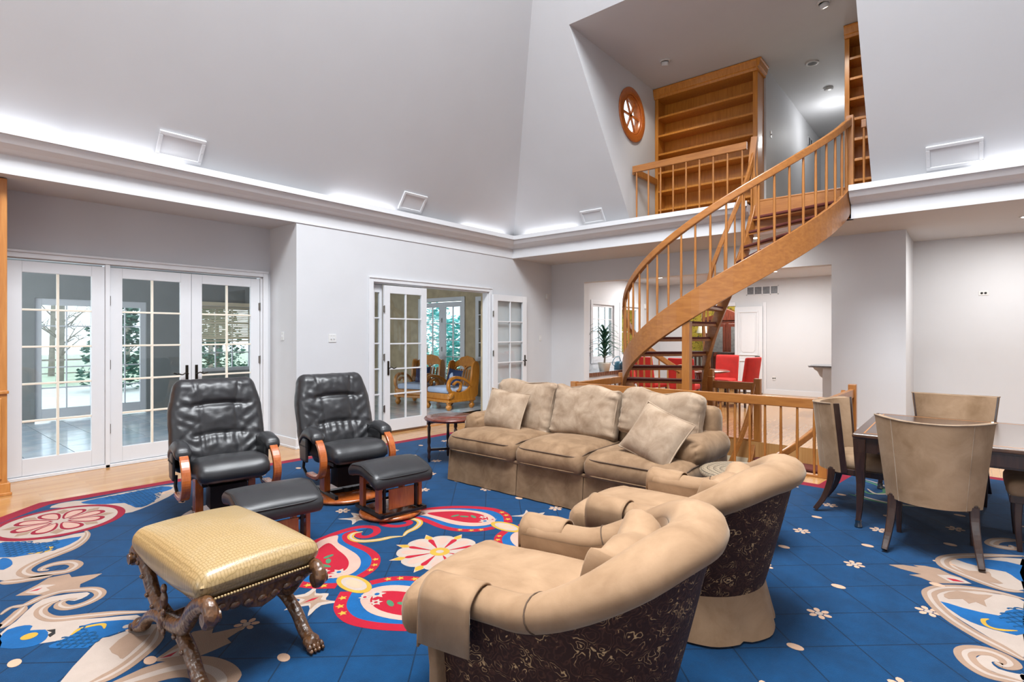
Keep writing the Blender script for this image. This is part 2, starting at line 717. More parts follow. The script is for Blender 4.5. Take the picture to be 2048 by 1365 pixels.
# left wall with its door opening, and the recessed wall with the french doors
mb = MB()
mb.box(XL - .14, XL, 3.77, 5.0, 0, 3.30).box(XL - .14, XL, 7.62, YF + .2, 0, 3.30).box(XL - .14, XL, 5.0, 7.62, 2.36, 3.30)
struct(mb, 'wall_left', 'wall', 'white left wall with the open double doors to the sunroom', 'wall')
mb = MB()
mb.box(XD - .14, XD, 3.66, 3.91, 0, ZS).box(XD - .14, XD, .93, 3.66, 2.37, ZS).box(XD - .14, XD, YN, .93, 0, ZS)
mb.box(XD - .14, XL - .14, 3.77, 3.91, 0, ZS)
mb.box(XD - .14, XL + .0, YN, 3.77, ZS, ZS + .2)
struct(mb, 'wall_recess', 'wall', 'white recessed wall and soffit around the three glazed doors', 'wall')

# far wall with the wide opening to the kitchen, and the alcove wall behind the games table
mb = MB()
OX0, OX1, OZ = -6.13, -1.62, 2.645
mb.box(XL, OX0, YF, YF + .2, 0, ZS).box(OX1, -.68, YF, YF + .2, 0, ZS).box(OX0, OX1, YF, YF + .2, OZ, ZS)
mb.box(-.88, -.68, YF + .2, YB, 0, ZS)
struct(mb, 'wall_far', 'wall', 'white far wall with the wide opening to the kitchen', 'wall')
mb = MB()
mb.box(-.88, XR, YB, YB + .15, 0, ZS)
struct(mb, 'wall_alcove', 'wall', 'bright white alcove wall behind the games table', 'wall')
# soffit and loft slab
mb = MB()
mb.box(LX0 - 3.0, XR, YC, YB + .15, ZS, ZC - .02)
struct(mb, 'ceiling_soffit', 'ceiling', 'white soffit under the loft', 'ceiling')
mb = MB()
mb.box(LX0, LX1, YC + .0, 14.0, ZC - .02, ZC)
struct(mb, 'floor_loft', 'cream', 'floor of the loft behind its railing', 'floor')

# right and near walls with tall windows (behind the camera)
mb = MB()
mb.box(XR, XR + .15, YN, YB, 0, 3.45)
struct(mb, 'wall_right', 'wall', 'plain white right wall behind the camera', 'wall')
mb = MB()
mb.box(-7.84, XR, YN - .15, YN, 2.75, 3.45).box(-7.84, XR, YN - .15, YN, 0, .35)
for x0, x1 in ((-7.84, -4.6), (-3.0, .3), (1.9, XR)):
    mb.box(x0, x1, YN - .15, YN, .35, 2.75)
struct(mb, 'wall_near', 'wall', 'white near wall with two tall windows', 'wall')


# sloped ceilings
def sl(z):
    return (z - 3.40) / TS


ZT = 9.2
kT = sl(ZT)
xa, xb, ya, yb = XL - .02, XR + .02, YN - .02, YC + .04
mb = MB()
mb.add([(xa, ya, 3.40), (xa, yb, 3.40), (xa + kT, yb - kT, ZT), (xa + kT, ya + kT, ZT)], [(0, 1, 2, 3)])
mb.add([(xa - .1, ya, 3.40), (xa - .1, yb, 3.40), (xa - .1 + kT, yb - kT, ZT), (xa - .1 + kT, ya + kT, ZT)], [(0, 1, 2, 3)])
struct(mb, 'ceiling_left', 'ceiling', 'tall sloped white ceiling above the left wall', 'ceiling')
mb = MB()


def fy(z):
    return yb - sl(z)


for off in (0, .1):
    f = lambda x, z: (x, fy(z) + off, z)
    kL = sl(LZ)
    mb.add([f(xa, 3.40), f(LX0, 3.40), f(LX0, LZ), f(xa + kL, LZ)], [(0, 1, 2, 3)])
    mb.add([f(LX1, 3.40), f(xb, 3.40), f(xb - kL, LZ), f(LX1, LZ)], [(0, 1, 2, 3)])
    mb.add([f(xa + kL, LZ), f(LX0, LZ), f(LX1, LZ), f(xb - kL, LZ), f(xb - kT, ZT), f(xa + kT, ZT)], [(0, 1, 2, 3, 4, 5)])
struct(mb, 'ceiling_far', 'ceiling', 'sloped white ceiling cut open at the loft', 'ceiling')
mb = MB()
mb.add([(xb, ya, 3.40), (xb, yb, 3.40), (xb - kT, yb - kT, ZT), (xb - kT, ya + kT, ZT)], [(0, 1, 2, 3)])
mb.add([(xa, ya, 3.40), (xb, ya, 3.40), (xb - kT, ya + kT, ZT), (xa + kT, ya + kT, ZT)], [(0, 1, 2, 3)])
qx0, qx1, qy0, qy1 = -2.7, .3, -.85, 3.95
mb.box(xa + kT, qx0, ya + kT, yb - kT, ZT, ZT + .05).box(qx1, xb - kT, ya + kT, yb - kT, ZT, ZT + .05).box(qx0, qx1, ya + kT, qy0, ZT, ZT + .05).box(qx0, qx1, qy1, yb - kT, ZT, ZT + .05)
struct(mb, 'ceiling_near', 'ceiling', 'sloped white ceilings behind the camera and the flat top', 'ceiling')

# loft shell
mb = MB()
cy = fy(LZ)
mb.prism([(cy + .03, LZ), (yb + .03, 3.40), (9.7, 3.40), (9.7, LZ)], LX0 - .1, LX0, plane='yz')
mb.add([(LX0, cy, LZ), (LX0, yb, 3.40), (LX0, yb + .03, 3.40), (LX0, cy + .03, LZ)], [(0, 1, 2, 3)])
wl = struct(mb, 'wall_loft_left', 'wall', 'white loft side wall with the round window', 'wall')
mb = MB()
mb.add([(LX1, cy, LZ), (LX1, yb, 3.40), (LX1, 14, 3.40), (LX1, 14, LZ)], [(0, 1, 2, 3)])
struct(mb, 'wall_loft_right', 'wall', 'white side wall of the loft beside the narrow bookcase', 'wall')
mb = MB()
mb.box(LX0, LX1, cy, 14.1, LZ, LZ + .1)
struct(mb, 'ceiling_loft', 'ceiling', 'flat white loft ceiling with small spotlights', 'ceiling')
mb = MB()
mb.box(LX0, -2.56, 9.62, 9.72, ZC, LZ).box(-2.66, -2.56, 9.72, 14, ZC, LZ).box(-1.36, LX1, 9.5, 9.6, ZC, LZ).box(-1.38, -1.28, 9.6, 14, ZC, LZ).box(-2.66, -1.28, 14, 14.1, ZC, LZ)
struct(mb, 'wall_loft_passage', 'wall', 'white passage walls running back from the loft', 'wall')

# cornice with its cove: fascia, hollow, lip and light trough
prof = [(0, ZS), (0.012, ZS), (0.012, 3.25), (0.05, 3.262), (0.10, 3.285), (0.15, 3.325), (0.185, 3.375), (0.19, 3.395), (0.215, 3.395), (0.215, ZC), (0.19, ZC), (0.19, 3.43), (0, 3.43)]


def cornice(path, name, label, side):
    m = MB()
    m.sweep(path, [(a * side, b) for a, b in prof], plumb=True)
    return struct(m, name, 'trim', label, 'cornice')


cornice([(XL, YN, 0), (XL, YC - .0, 0)], 'trim_1', 'white cove cornice along the left wall', 1)
mb = MB()
mb.sweep([(XL, YC, 0), (-2.42, YC, 0)], prof, plumb=True)
mb.box(XL, -2.42, YC, YC + .1, 3.43, ZC)
struct(mb, 'trim_2', 'trim', 'white cove cornice under the loft railing', 'cornice')
mb = MB()
mb.sweep([(-1.17, YC, 0), (XR, YC, 0)], prof, plumb=True)
struct(mb, 'trim_3', 'trim', 'white cove cornice to the right of the staircase', 'cornice')

# cove lamps in the trough
cl = [((XL + .10, YN + .6, 3.44), (XL + .10, 1.25, 3.44), 'left wall near the oak cabinet'), ((XL + .10, 1.35, 3.44), (XL + .10, 2.35, 3.44), 'left wall below the nearest speaker'),
      ((XL + .10, 4.25, 3.44), (XL + .10, 5.35, 3.44), 'left wall above the open doors'), ((XL + .10, 6.85, 3.44), (XL + .10, 8.0, 3.44), 'left wall close to the far corner'),
      ((XL + .35, YC - .10, 3.44), (-5.4, YC - .10, 3.44), 'far wall left of the loft railing'), ((.05, YC - .10, 3.44), (2.4, YC - .10, 3.44), 'far wall right of the staircase')]
for a, b, l in cl:
    m = MB()
    m.bar(a, b, .03, .02)
    tag(m.build('cove_lamp', 'covelight'), 'glowing strip lamp in the cornice trough on the ' + l, 'lamp', 'cove strip lamps')

# baseboards
mb = MB()
for x0, x1, y0, y1 in ((XL, XL + .015, 3.77, 4.92), (XL, XL + .015, 7.70, YF), (XD, XD + .015, 3.73, 3.77), (XD, XL + .015, 3.755, 3.77)):
    mb.box(x0, x1, y0, y1, 0, .14)
    mb.box(x0, x1 + .008, y0 - .008, y1, 0, .03)
struct(mb, 'baseboard_left', 'trim', 'white baseboard along the left wall', 'baseboard', .004)
mb = MB()
mb.box(XL, OX0, YF - .015, YF, 0, .14).box(OX1, -.68, YF - .015, YF, 0, .14).box(-.68, -.665, YF - .015, YB, 0, .14).box(-.68, XR, YB - .015, YB, 0, .14)
struct(mb, 'baseboard_far', 'trim', 'white baseboard along the far walls', 'baseboard', .004)

# ---------------------------------------------------------------- kitchen and dining room shells
KX0, KX1, KY = -7.0, -.88, 15.2
mb = MB()
mb.box(KX0 - .15, KX0, YF + .2, 11.42, 0, 3.0).box(KX0 - .15, KX0, 12.45, 12.85, 0, 3.0).box(KX0 - .15, KX0, 13.85, KY + .15, 0, 3.0)
for y0, y1 in ((11.42, 12.45), (12.85, 13.85)):
    mb.box(KX0 - .15, KX0, y0, y1, 0, .95).box(KX0 - .15, KX0, y0, y1, 2.3, 3.0)
struct(mb, 'wall_kitchen_left', 'wall', 'white kitchen wall with the plant window', 'wall')
mb = MB()
mb.box(KX0, -6.2, KY, KY + .15, 0, 3.0).box(-4.82, KX1, KY, KY + .15, 0, 3.0).box(-6.2, -4.82, KY, KY + .15, 2.33, 3.0)
struct(mb, 'wall_kitchen_back', 'wall', 'white kitchen back wall with the dining room doorway', 'wall')
mb = MB()
mb.box(KX1, KX1 + .15, YB + .15, KY, 0, 3.0)
struct(mb, 'wall_kitchen_right', 'wall', 'white kitchen wall behind the stone worktop', 'wall')
mb = MB()
mb.box(KX0 - .15, KX1 + .15, YF + .2, KY + .15, 3.0, 3.1)
struct(mb, 'ceiling_kitchen', 'ceiling', 'white kitchen ceiling with recessed lamps', 'ceiling')
mb = MB()
mb.box(-4.1, KX1, KY - .015, KY, 0, .13)
struct(mb, 'baseboard_kitchen', 'trim', 'white baseboard on the kitchen back wall', 'baseboard', .003)


def wallpaper():
    m, nt, b = newmat('wallpaper')
    v = coords(nt)
    f = noise_tex(nt, v, 9, 3, 0.5, 1.5)
    nt.links.new(ramp(nt, f, [(0.38, lin('#6d6a3a')), (0.45, lin('#d8c04a')), (0.6, lin('#e0c95a'))]), b.inputs['Base Color'])
    b.inputs['Roughness'].default_value = 0.7


wallpaper()
mb = MB()
mb.box(-8.5, -3, 18.4, 18.55, 1.0, 2.8).box(-8.5, -8.35, KY + .15, 18.4, 1.0, 2.8).box(-3.15, -3, KY + .15, 18.4, 1.0, 2.8)
wd = struct(mb, 'wall_dining', 'wallpaper', 'yellow patterned wallpaper in the dining room', 'wall')
mb = MB()
mb.box(-8.5, -3, 18.37, 18.55, 0, 1.0).box(-8.5, -8.33, KY + .15, 18.4, 0, 1.0).box(-3.17, -3, KY + .15, 18.4, 0, 1.0).box(-8.5, -3, KY + .15, 18.55, 2.8, 2.9)
struct(mb, 'wall_dining_wainscot', 'trim', 'white wainscot and ceiling of the dining room', 'wall')
area('dining_room_light', (-5.6, 16.8, 2.75), (0, 0, 0), 1.2, 1.2, 60, (1, .93, .8))

# ---------------------------------------------------------------- sunroom shell
SX = -12.6
SY0, SY1 = -2.2, 9.05
mb = MB()
ops = [(-1.6, -.1, .0), (.35, 1.75, 0), (1.95, 2.85, 0), (2.95, 3.65, 0), (4.55, 5.75, .75), (6.4, 7.8, .75)]
ys = [SY0] + [v for o in ops for v in o[:2]] + [SY1]
for i in range(0, len(ys), 2):
    mb.box(SX - .15, SX, ys[i], ys[i + 1], 0, 2.9)
for y0, y1, z0 in ops:
    if z0 > 0:
        mb.box(SX - .15, SX, y0, y1, 0, z0)
    mb.box(SX - .15, SX, y0, y1, 2.2, 2.9)
struct(mb, 'wall_sunroom_outer', 'darkwall', 'grey plastered outer wall of the sunroom', 'wall')
mb = MB()
mb.box(SX, -10.55, SY1, SY1 + .15, 0, 2.9).box(-9.1, XL - .14, SY1, SY1 + .15, 0, 2.9).box(-10.55, -9.1, SY1, SY1 + .15, 2.36, 2.9)
mb.box(SX, XD - .14, SY0 - .15, SY0, 2.6, 2.9).box(SX, -12.2, SY0 - .15, SY0, 0, 2.6).box(-8.2, XD - .14, SY0 - .15, SY0, 0, 2.6)
mb.box(XL - .2, XL - .14, 7.62, SY1, 0, 2.9)
struct(mb, 'wall_sunroom_end', 'tanwall', 'tan plastered end wall of the sunroom', 'wall')
mb = MB()
mb.box(SX - .15, XL - .14, 3.91, SY1 + .15, 2.9, 3.0).box(SX - .15, XD - .14, SY0 - .15, 3.91, 2.9, 3.0)
struct(mb, 'ceiling_sunroom', 'ceiling', 'white sunroom ceiling', 'ceiling')
mb = MB()
mb.box(SX, XD - .02, SY0, 3.9, -.25, -.012).box(SX, XL - .13, 3.9, SY1, -.25, -.012)
sf = struct(mb, 'floor_sunroom', 'grout', 'pale stone tile floor of the sunroom', 'floor')
tm = MB()
tm.box(-.245, .245, -.245, .245, -.012, 0)
t0 = tm.build('floor_tile', 'tile', sf)
first = True
for i in range(12):
    for j in range(23):
        x = SX + .25 + i * .5
        y = SY0 + .25 + j * .5
        lim = XD - .1 if y < 3.8 else XL - .16
        if x + .2 > lim or y > SY1 or y < 0:
            continue
        if first:
            t0.location = (x, y, 0)
            first = False
        else:
            t = mesh_obj('floor_tile', t0.data, None, sf)
            t.location = (x, y, 0)
# base of the sunroom threshold
mb = MB()
mb.box(XL - .14, XL, 5.0, 7.62, -.02, .012)
struct(mb, 'trim_4', 'cabinetoak', 'oak threshold below the open double doors', 'threshold')

# door casings
mb = MB()
for x0, x1, y0, y1, h in ((XL - .14, XL + .03, 5.0, 7.62, 2.36),):
    mb.box(XL, x1, y0 - .08, y0, 0, h + .08).box(XL, x1, y1, y1 + .08, 0, h + .08).box(XL, x1, y0, y1, h, h + .08)
    mb.box(XL + .03, x1 + .012, y0 - .08, y1 + .08, h + .055, h + .08)
    mb.box(XL - .14, XL, y0, y0 + .02, 0, h).box(XL - .14, XL, y1 - .02, y1, 0, h).box(XL - .14, XL, y0, y1, h - .02, h)
struct(mb, 'trim_5', 'trim', 'white casing around the open double doors', 'door casing', .004)
mb = MB()
y0, y1, h = .93, 3.66, 2.37
mb.box(XD, XD + .03, y0 - .03, y0, 0, h + .08).box(XD, XD + .03, y1, y1 + .07, 0, h + .08).box(XD, XD + .03, y0, y1, h, h + .08)
mb.box(XD + .03, XD + .042, y0 - .03, y1 + .07, h + .055, h + .08)
mb.box(XD - .12, XD + .02, 1.815, 1.86, 0, h).box(XD - .12, XD, y0, y0 + .03, 0, h).box(XD - .12, XD, y1 - .03, y1, 0, h).box(XD - .12, XD, y0, y1, h - .01, h)
mb.box(XD - .12, XD + .02, y0, y1, 0, .035)
struct(mb, 'trim_6', 'trim', 'white casing and sill around the three glazed doors', 'door casing', .004)


# ---------------------------------------------------------------- glazed doors and windows
def glazed(root, w, z0, z1, cols, rows, st=.125, top=.12, bot=.18, th=.045, mm='muntin', frame='doorwhite', mw=.022):
    """leaf along local x from 0 to w, thickness centred on local y"""
    t = th / 2
    for a, b in ((0, st), (w - st, w)):
        MB().box(a, b, -t, t, z0, z1).build('stile', frame, root, .004)
    MB().box(st, w - st, -t, t, z1 - top, z1).build('rail', frame, root, .003)
    MB().box(st, w - st, -t, t, z0, z0 + bot).build('rail', frame, root, .003)
    gx0, gx1, gz0, gz1 = st, w - st, z0 + bot, z1 - top
    cw, rh = (gx1 - gx0) / cols, (gz1 - gz0) / rows
    for i in range(1, cols):
        x = gx0 + i * cw
        MB().box(x - mw / 2, x + mw / 2, -t * .8, t * .8, gz0, gz1).build('muntin', mm, root, .003)
    for j in range(1, rows):
        z = gz0 + j * rh
        MB().box(gx0, gx1, -t * .78, t * .78, z - mw / 2, z + mw / 2).build('muntin', mm, root, .003)
    pm = MB()
    pm.box(-cw / 2, cw / 2, -.002, .002, -rh / 2, rh / 2)
    p0 = None
    for i in range(cols):
        for j in range(rows):
            loc = (gx0 + (i + .5) * cw, 0, gz0 + (j + .5) * rh)
            if p0 is None:
                p0 = pm.build('pane', 'glass', root)
                p0.location = loc
            else:
                mesh_obj('pane', p0.data, None, root).location = loc


def lever(root, x, z, side, d, mat='bronze'):
    """plate and lever handle; side = -1/+1 direction of local y, d = direction of lever along x"""
    y = side * .024
    h = MB().box(x - .017, x + .017, min(y, y + side * .012), max(y, y + side * .012), z - .11, z + .11).build('handle', mat, root, .004)
    p = spline([(x, y + side * .05, z), (x + d * .03, y + side * .055, z + .012), (x + d * .07, y + side * .055, z - .008), (x + d * .12, y + side * .05, z + .008)], 4)
    MB().tube([(x, y, z), (x, y + side * .05, z)], .009, 8).tube(p, .008, 8).build('lever', mat, h)


def hinges(root, x, zs, side, mat='chrome'):
    for z in zs:
        MB().tube([(x, side * .03, z - .055), (x, side * .03, z + .055)], .009, 8).box(x - .02, x + .004, side * .022, side * .03, z - .05, z + .05).build('hinge', mat, root)


def door(name, label, loc, rz, w, z1, cols=2, rows=5, hd=None, hg=None, **k):
    r = thing(name, label, 'door', loc, rz, None, 'structure')
    glazed(r, w, .04, z1, cols, rows, **k)
    if hd:
        lever(r, *hd)
        lever(r, hd[0], hd[1], -hd[2], hd[3])
    if hg:
        hinges(r, *hg)
    return r


# local x runs along +y of the room (rz = 90): side -1 of local y is the room side (+x)
door('door_1', 'fixed white glazed panel leftmost of the three, beside the oak cabinet', (XD - .03, .965, 0), 90, .85, 2.34)
door('door_2', 'white french door in the middle of the three left glazed doors', (XD - .03, 1.862, 0), 90, .874, 2.34, hd=(.82, 1.05, -1, -1), hg=(.0, (.45, 1.2, 1.95), -1))
door('door_3', 'white french door showing the blinds, right of the three left doors', (XD - .03, 2.740, 0), 90, .885, 2.34, hd=(.055, 1.05, -1, 1), hg=(.885, (.45, 1.2, 1.95), -1))
door('door_4', 'open-side white french door standing just left of the sunroom view', (XL + .0, 5.20, 0), 88, .84, 2.32, st=.11, mm='doorwhite', hd=(.07, 1.03, -1, 1), hg=(.0, (.4, 1.2, 1.95), -1))
door('door_5', 'white french door folded flat against the wall behind the sofa', (XL + .065, 7.66, 0), 90, 1.02, 2.32, st=.13, mm='doorwhite', hd=(.95, 1.03, -1, -1), hg=(.0, (.4, 1.2, 1.95), -1))
door('door_6', 'narrow white sidelight panel at the left of the open doors', (XL - .08, 5.03, 0), 90, .19, 2.33, cols=1, st=.05, mm='doorwhite')
# sunroom outer doors and windows
for i, (y0, y1, z0) in enumerate(ops):
    if z0 == 0:
        wd_ = y1 - y0
        n = 2 if wd_ > 1.1 else 1
        for q in range(n):
            door('door_%d' % (7 + i * 2 + q), ('white patio door %s of the sunroom, seen through the glass' % ['farthest left', 'second', 'third beside the lawn view', 'fourth with the evergreen behind'][i]) + (' near leaf' if q and n > 1 else (' far leaf' if n > 1 else '')),
                 (SX - .05, y0 + q * wd_ / n, 0), 90, wd_ / n, 2.2, cols=2, rows=5, st=.1, mm='doorwhite')
    else:
        r = thing('window_%d' % (i - 3), ['sunroom window behind half-lowered blinds', 'sunroom window beyond the open double doors'][i - 4], 'window', (SX - .05, y0, 0), 90, None, 'structure')
        glazed(r, y1 - y0, z0, 2.2, 3, 4, st=.07, top=.07, bot=.08, mm='doorwhite')
for q in range(2):
    door('door_%d' % (20 + q), ['white sunroom end door with teal foliage, left leaf', 'white sunroom end door with teal foliage, right leaf'][q], (-10.55 + q * .725, SY1 + .05, 0), 0, .725, 2.34, cols=2, rows=5, st=.11, mm='doorwhite', hg=(.0 if q else .725, (.5, 1.2, 1.9), -1))
mb = MB()
mb.box(-10.65, -10.55, SY1 - .03, SY1, 0, 2.45).box(-9.1, -9.0, SY1 - .03, SY1, 0, 2.45).box(-10.55, -9.1, SY1 - .03, SY1, 2.36, 2.45)
mb.box(-8.9, XL - .2, SY1 - .015, SY1, 0, .14)
struct(mb, 'trim_7', 'trim', 'white casing of the sunroom end doors', 'door casing', .004)
r = thing('window_3', 'white sunroom window at the right of the tan wall', 'window', (-8.62, SY1 - .04, 0), 0, None, 'structure')
glazed(r, .9, .95, 2.42, 2, 4, st=.1, top=.1, bot=.1, mm='doorwhite')
# kitchen windows
r = thing('window_4', 'white kitchen window behind the spiky potted plant', 'window', (KX0 - .05, 11.42, 0), 90, None, 'structure')
glazed(r, 1.03, .95, 2.3, 3, 4, st=.06, top=.06, bot=.07, mm='doorwhite')
r = thing('window_5', 'white kitchen window seen between the stair balusters', 'window', (KX0 - .05, 12.85, 0), 90, None, 'structure')
glazed(r, 1.0, .95, 2.3, 2, 2, st=.08, top=.08, bot=.08, mm='doorwhite')
mb = MB()
for y0, y1 in ((11.42, 12.45), (12.85, 13.85)):
    mb.box(KX0, KX0 + .02, y0 - .1, y0, .85, 2.4).box(KX0, KX0 + .02, y1, y1 + .1, .85, 2.4).box(KX0, KX0 + .02, y0, y1, 2.3, 2.4).box(KX0, KX0 + .02, y0, y1, .85, .95)
struct(mb, 'trim_8', 'trim', 'white casings of the kitchen windows', 'window casing', .004)

# round loft window
r = thing('window_6', 'round oak framed window with crossed bars on the loft wall', 'window', (LX0, 8.36, 5.27), 0, None, 'structure')


def ring(r0, r1, x0, x1, n=40):
    m = MB()
    m.lathe([(r0, x0), (r0, x1), (r1, x1), (r1, x0), (r0, x0)], n, M=T(ry=90))
    return m


ring(.33, .45, 0, .03).build('casing', 'roundwin', r, .006)
ring(.29, .335, -.10, .012).build('frame', 'roundwin', r)
for a in (0, 60, 120):
    MB().box(-.012, .012, -.3, .3, -.018, .018, M=T(x=-.02, rx=a)).build('muntin', 'roundwin', r)
wg = MB()
wg.prism([(.30 * math.cos(2 * PI * q / 32), .30 * math.sin(2 * PI * q / 32)) for q in range(32)], -.033, -.03, plane='yz')
wg.build('pane', 'glass', r)
# cut the opening behind the round window
cut = MB()
cut.prism([(8.36 + .325 * math.cos(2 * PI * q / 32), 5.27 + .325 * math.sin(2 * PI * q / 32)) for q in range(32)], LX0 - .4, LX0 + .3, plane='yz')
co = cut.build('cutter', 'wall')
md = wl.modifiers.new('hole', 'BOOLEAN')
md.operation = 'DIFFERENCE'
md.solver = 'EXACT'
md.object = co
dg = bpy.context.evaluated_depsgraph_get()
nm = bpy.data.meshes.new_from_object(wl.evaluated_get(dg))
wl.modifiers.clear()
if len(nm.polygons) > 1:
    wl.data = nm
bpy.data.objects.remove(co, do_unlink=True)
# ================================================================ outdoors
mb = MB()
mb.box(-60, -12.76, -30, 40, -.4, -.16)
mb.box(-12.76, 8, 18.7, 60, -.4, -.16).box(-12.76, -7.2, 9.3, 18.7, -.4, -.16)
tag(mb.build('lawn', 'grass'), 'pale spring lawn beyond the patio', 'lawn', kind='structure')
mb = MB()
mb.box(-21.5, -12.76, -6, 9, -.3, -.06)
tag(mb.build('patio', 'patio'), 'bright stone patio outside the sunroom', 'patio', kind='structure')


def foliage(n, cen, rad, size, seed):
    rnd = random.Random(seed)
    m = MB()
    for _ in range(n):
        while True:
            p = Vector((rnd.uniform(-1, 1), rnd.uniform(-1, 1), rnd.uniform(-1, 1)))
            if .35 < p.length < 1:
                break
        c = Vector((cen[0] + p.x * rad[0], cen[1] + p.y * rad[1], cen[2] + p.z * rad[2]))
        q = Matrix.Rotation(rnd.uniform(0, 6.28), 3, 'Z') @ Matrix.Rotation(rnd.uniform(0, 3), 3, 'X')
        s = size * rnd.uniform(.6, 1.3)
        m.add([c + q @ Vector(v) * s for v in ((-.5, 0, 0), (0, -.25, .1), (.5, 0, 0), (0, .25, .1))], [(0, 1, 2, 3)])
    return m


def bare_tree(loc, h, seed, label):
    rnd = random.Random(seed)
    r = thing('bare_tree', label, 'tree', loc, 0, 'leafless trees beyond the lawn')
    tr = MB()
    tr.tube([(0, 0, -.2), (.05, .05, h * .3), (-.04, .1, h * .65), (.06, 0, h)], [.12, .09, .06, .02], 7)
    tr.build('trunk', 'bark', r)
    for k in range(22):
        z = h * rnd.uniform(.10, .9)
        a = rnd.uniform(0, 6.28)
        L = h * rnd.uniform(.14, .27)
        p = [Vector((0, 0, z))]
        for q in range(3):
            p.append(p[-1] + Vector((math.cos(a) * L / 3, math.sin(a) * L / 3, L / 5 + rnd.uniform(-.1, .2))))
            a += rnd.uniform(-.5, .5)
        b = MB()
        b.tube(p, [.035, .025, .015, .006], 5, up=(0, 0, 1))
        for q in (1, 2):
            for _ in range(3):
                d = Vector((rnd.uniform(-1, 1), rnd.uniform(-1, 1), rnd.uniform(.1, .9))).normalized() * L * .4
                b.tube([p[q], p[q] + d * .5, p[q] + d + Vector((0, 0, -.05))], [.012, .008, .003], 4, up=(.3, .2, 1))
        b.build('branch', 'bark', r)
    return r


for i, (x, y, h) in enumerate(((-24.5, 1.6, 7), (-30, 7.9, 8), (-24.2, 4.4, 6.5), (-36, 5.0, 9), (-25.5, 9.8, 7), (-24, 13.2, 6), (-38, 12.6, 9), (-29, 5.0, 7.5), (-32, 11.0, 8))):
    bare_tree((x, y, -.16), h, 20 + i, 'bare branching tree on the lawn, %s' % ['seen by the leftmost glazed panel', 'tall one behind the patio', 'short one near the patio', 'farthest one', 'one behind the blinds window', 'low one right of the patio', 'far right one', 'tall one in the middle of the leftmost panel', 'slim one behind the blinds window'][i])


def conifer(loc, h, rad, seed, label):
    r = thing('evergreen_tree', label, 'tree', loc, 0, 'evergreen trees by the patio')
    MB().tube([(0, 0, -.1), (0, 0, h * .95)], [.09, .02], 7).build('trunk', 'bark', r)
    for k in range(7):
        t = k / 6
        foliage(330, (0, 0, .5 + t * (h - .8)), (rad * (1 - .75 * t), rad * (1 - .75 * t), h * .12), .2, seed + k).build('bough', 'leaf', r)


conifer((-18.9, 4.75, -.06), 4.4, 1.0, 51, 'dark evergreen standing by the patio in front of the middle door')
conifer((-20.2, 8.0, -.16), 5.0, 1.1, 71, 'dark evergreen farther off behind the blinds window')
for i, (x, y, z, rx, rz_, m) in enumerate(((-11.8, 12.0, 1.1, 1.1, 1.3, 'leafteal'), (-14.2, 12.4, 1.4, 1.2, 1.7, 'leafteal'), (-9.5, 12.2, 1.5, 1.1, 1.7, 'leafteal'), (-12.4, 14.6, 2.6, 2.4, 2.8, 'leafteal'))):
    rr = thing('leafy_shrub', 'teal green leafy shrub outside the sunroom end doors, %s' % ['low middle one', 'left one', 'right one', 'tall one at the back'][i], 'shrub', (x, y, -.16), 0, 'shrubs behind the sunroom')
    foliage(1500, (0, 0, z), (rx, 1.0, rz_), .2, 90 + i).build('foliage', m, rr)
    MB().tube([(0, 0, 0), (0.05, 0, z)], [.05, .02], 6).build('stem', 'bark', rr)
tag(MB().box(-21.45, -21.4, -6, 9, .75, .80).box(-21.45, -21.4, -6, 9, .35, .38).box(-21.46, -21.39, .2, .28, -.06, .8).box(-21.46, -21.39, 3.0, 3.08, -.06, .8).box(-21.46, -21.39, 6, 6.08, -.06, .8).build('patio_railing', 'bark'), 'thin dark railing along the patio edge', 'railing')

# blinds in the sunroom window
r = thing('window_blind', 'cream horizontal blind half lowered over the sunroom window', 'blind', (SX + .05, 5.15, 2.2), 0)
MB().box(-.03, .03, -.62, .62, -.02, .06).build('headrail', 'cream', r)
sm = MB()
sm.box(-.026, .026, -.6, .6, -.0015, .0015)
s0 = None
for k in range(20):
    M_ = T(z=-.05 - k * .036, ry=28)
    if s0 is None:
        s0 = sm.build('slat', 'cream', r)
        s0.matrix_local = M_
    else:
        mesh_obj('slat', s0.data, None, r, M_)
MB().box(-.03, .03, -.6, .6, -.80, -.77).build('bottom_bar', 'cream', r)

# ================================================================ staircase
CXs, CYs = -2.74, 8.33
TH0, DZ = 139.0, 0.0157
RISE, DTH = 0.2169, 0.2169 / 0.0157


def cp(r, th, z):
    a = R(th)
    return (CXs + r * math.cos(a), CYs + r * math.sin(a), z)


def zc(th):
    return DZ * (th - TH0)


def helix(r, t0, t1, dz, n=60):
    return [cp(r, t0 + (t1 - t0) * i / n, zc(t0 + (t1 - t0) * i / n) + dz) for i in range(n + 1)]


def rect(w_, h_):
    return [(-w_ / 2, 0), (w_ / 2, 0), (w_ / 2, h_), (-w_ / 2, h_)]


def tread_mesh(th, z, r0, r1, span, a=.055, b=0.0):
    m = MB()
    n = 6
    top = [cp(r1, th + span * i / n, 0)[:2] for i in range(n + 1)] + [cp(r0, th + span * (n - i) / n, 0)[:2] for i in range(n + 1)]
    m.prism(top, z - a, z - b)
    return m


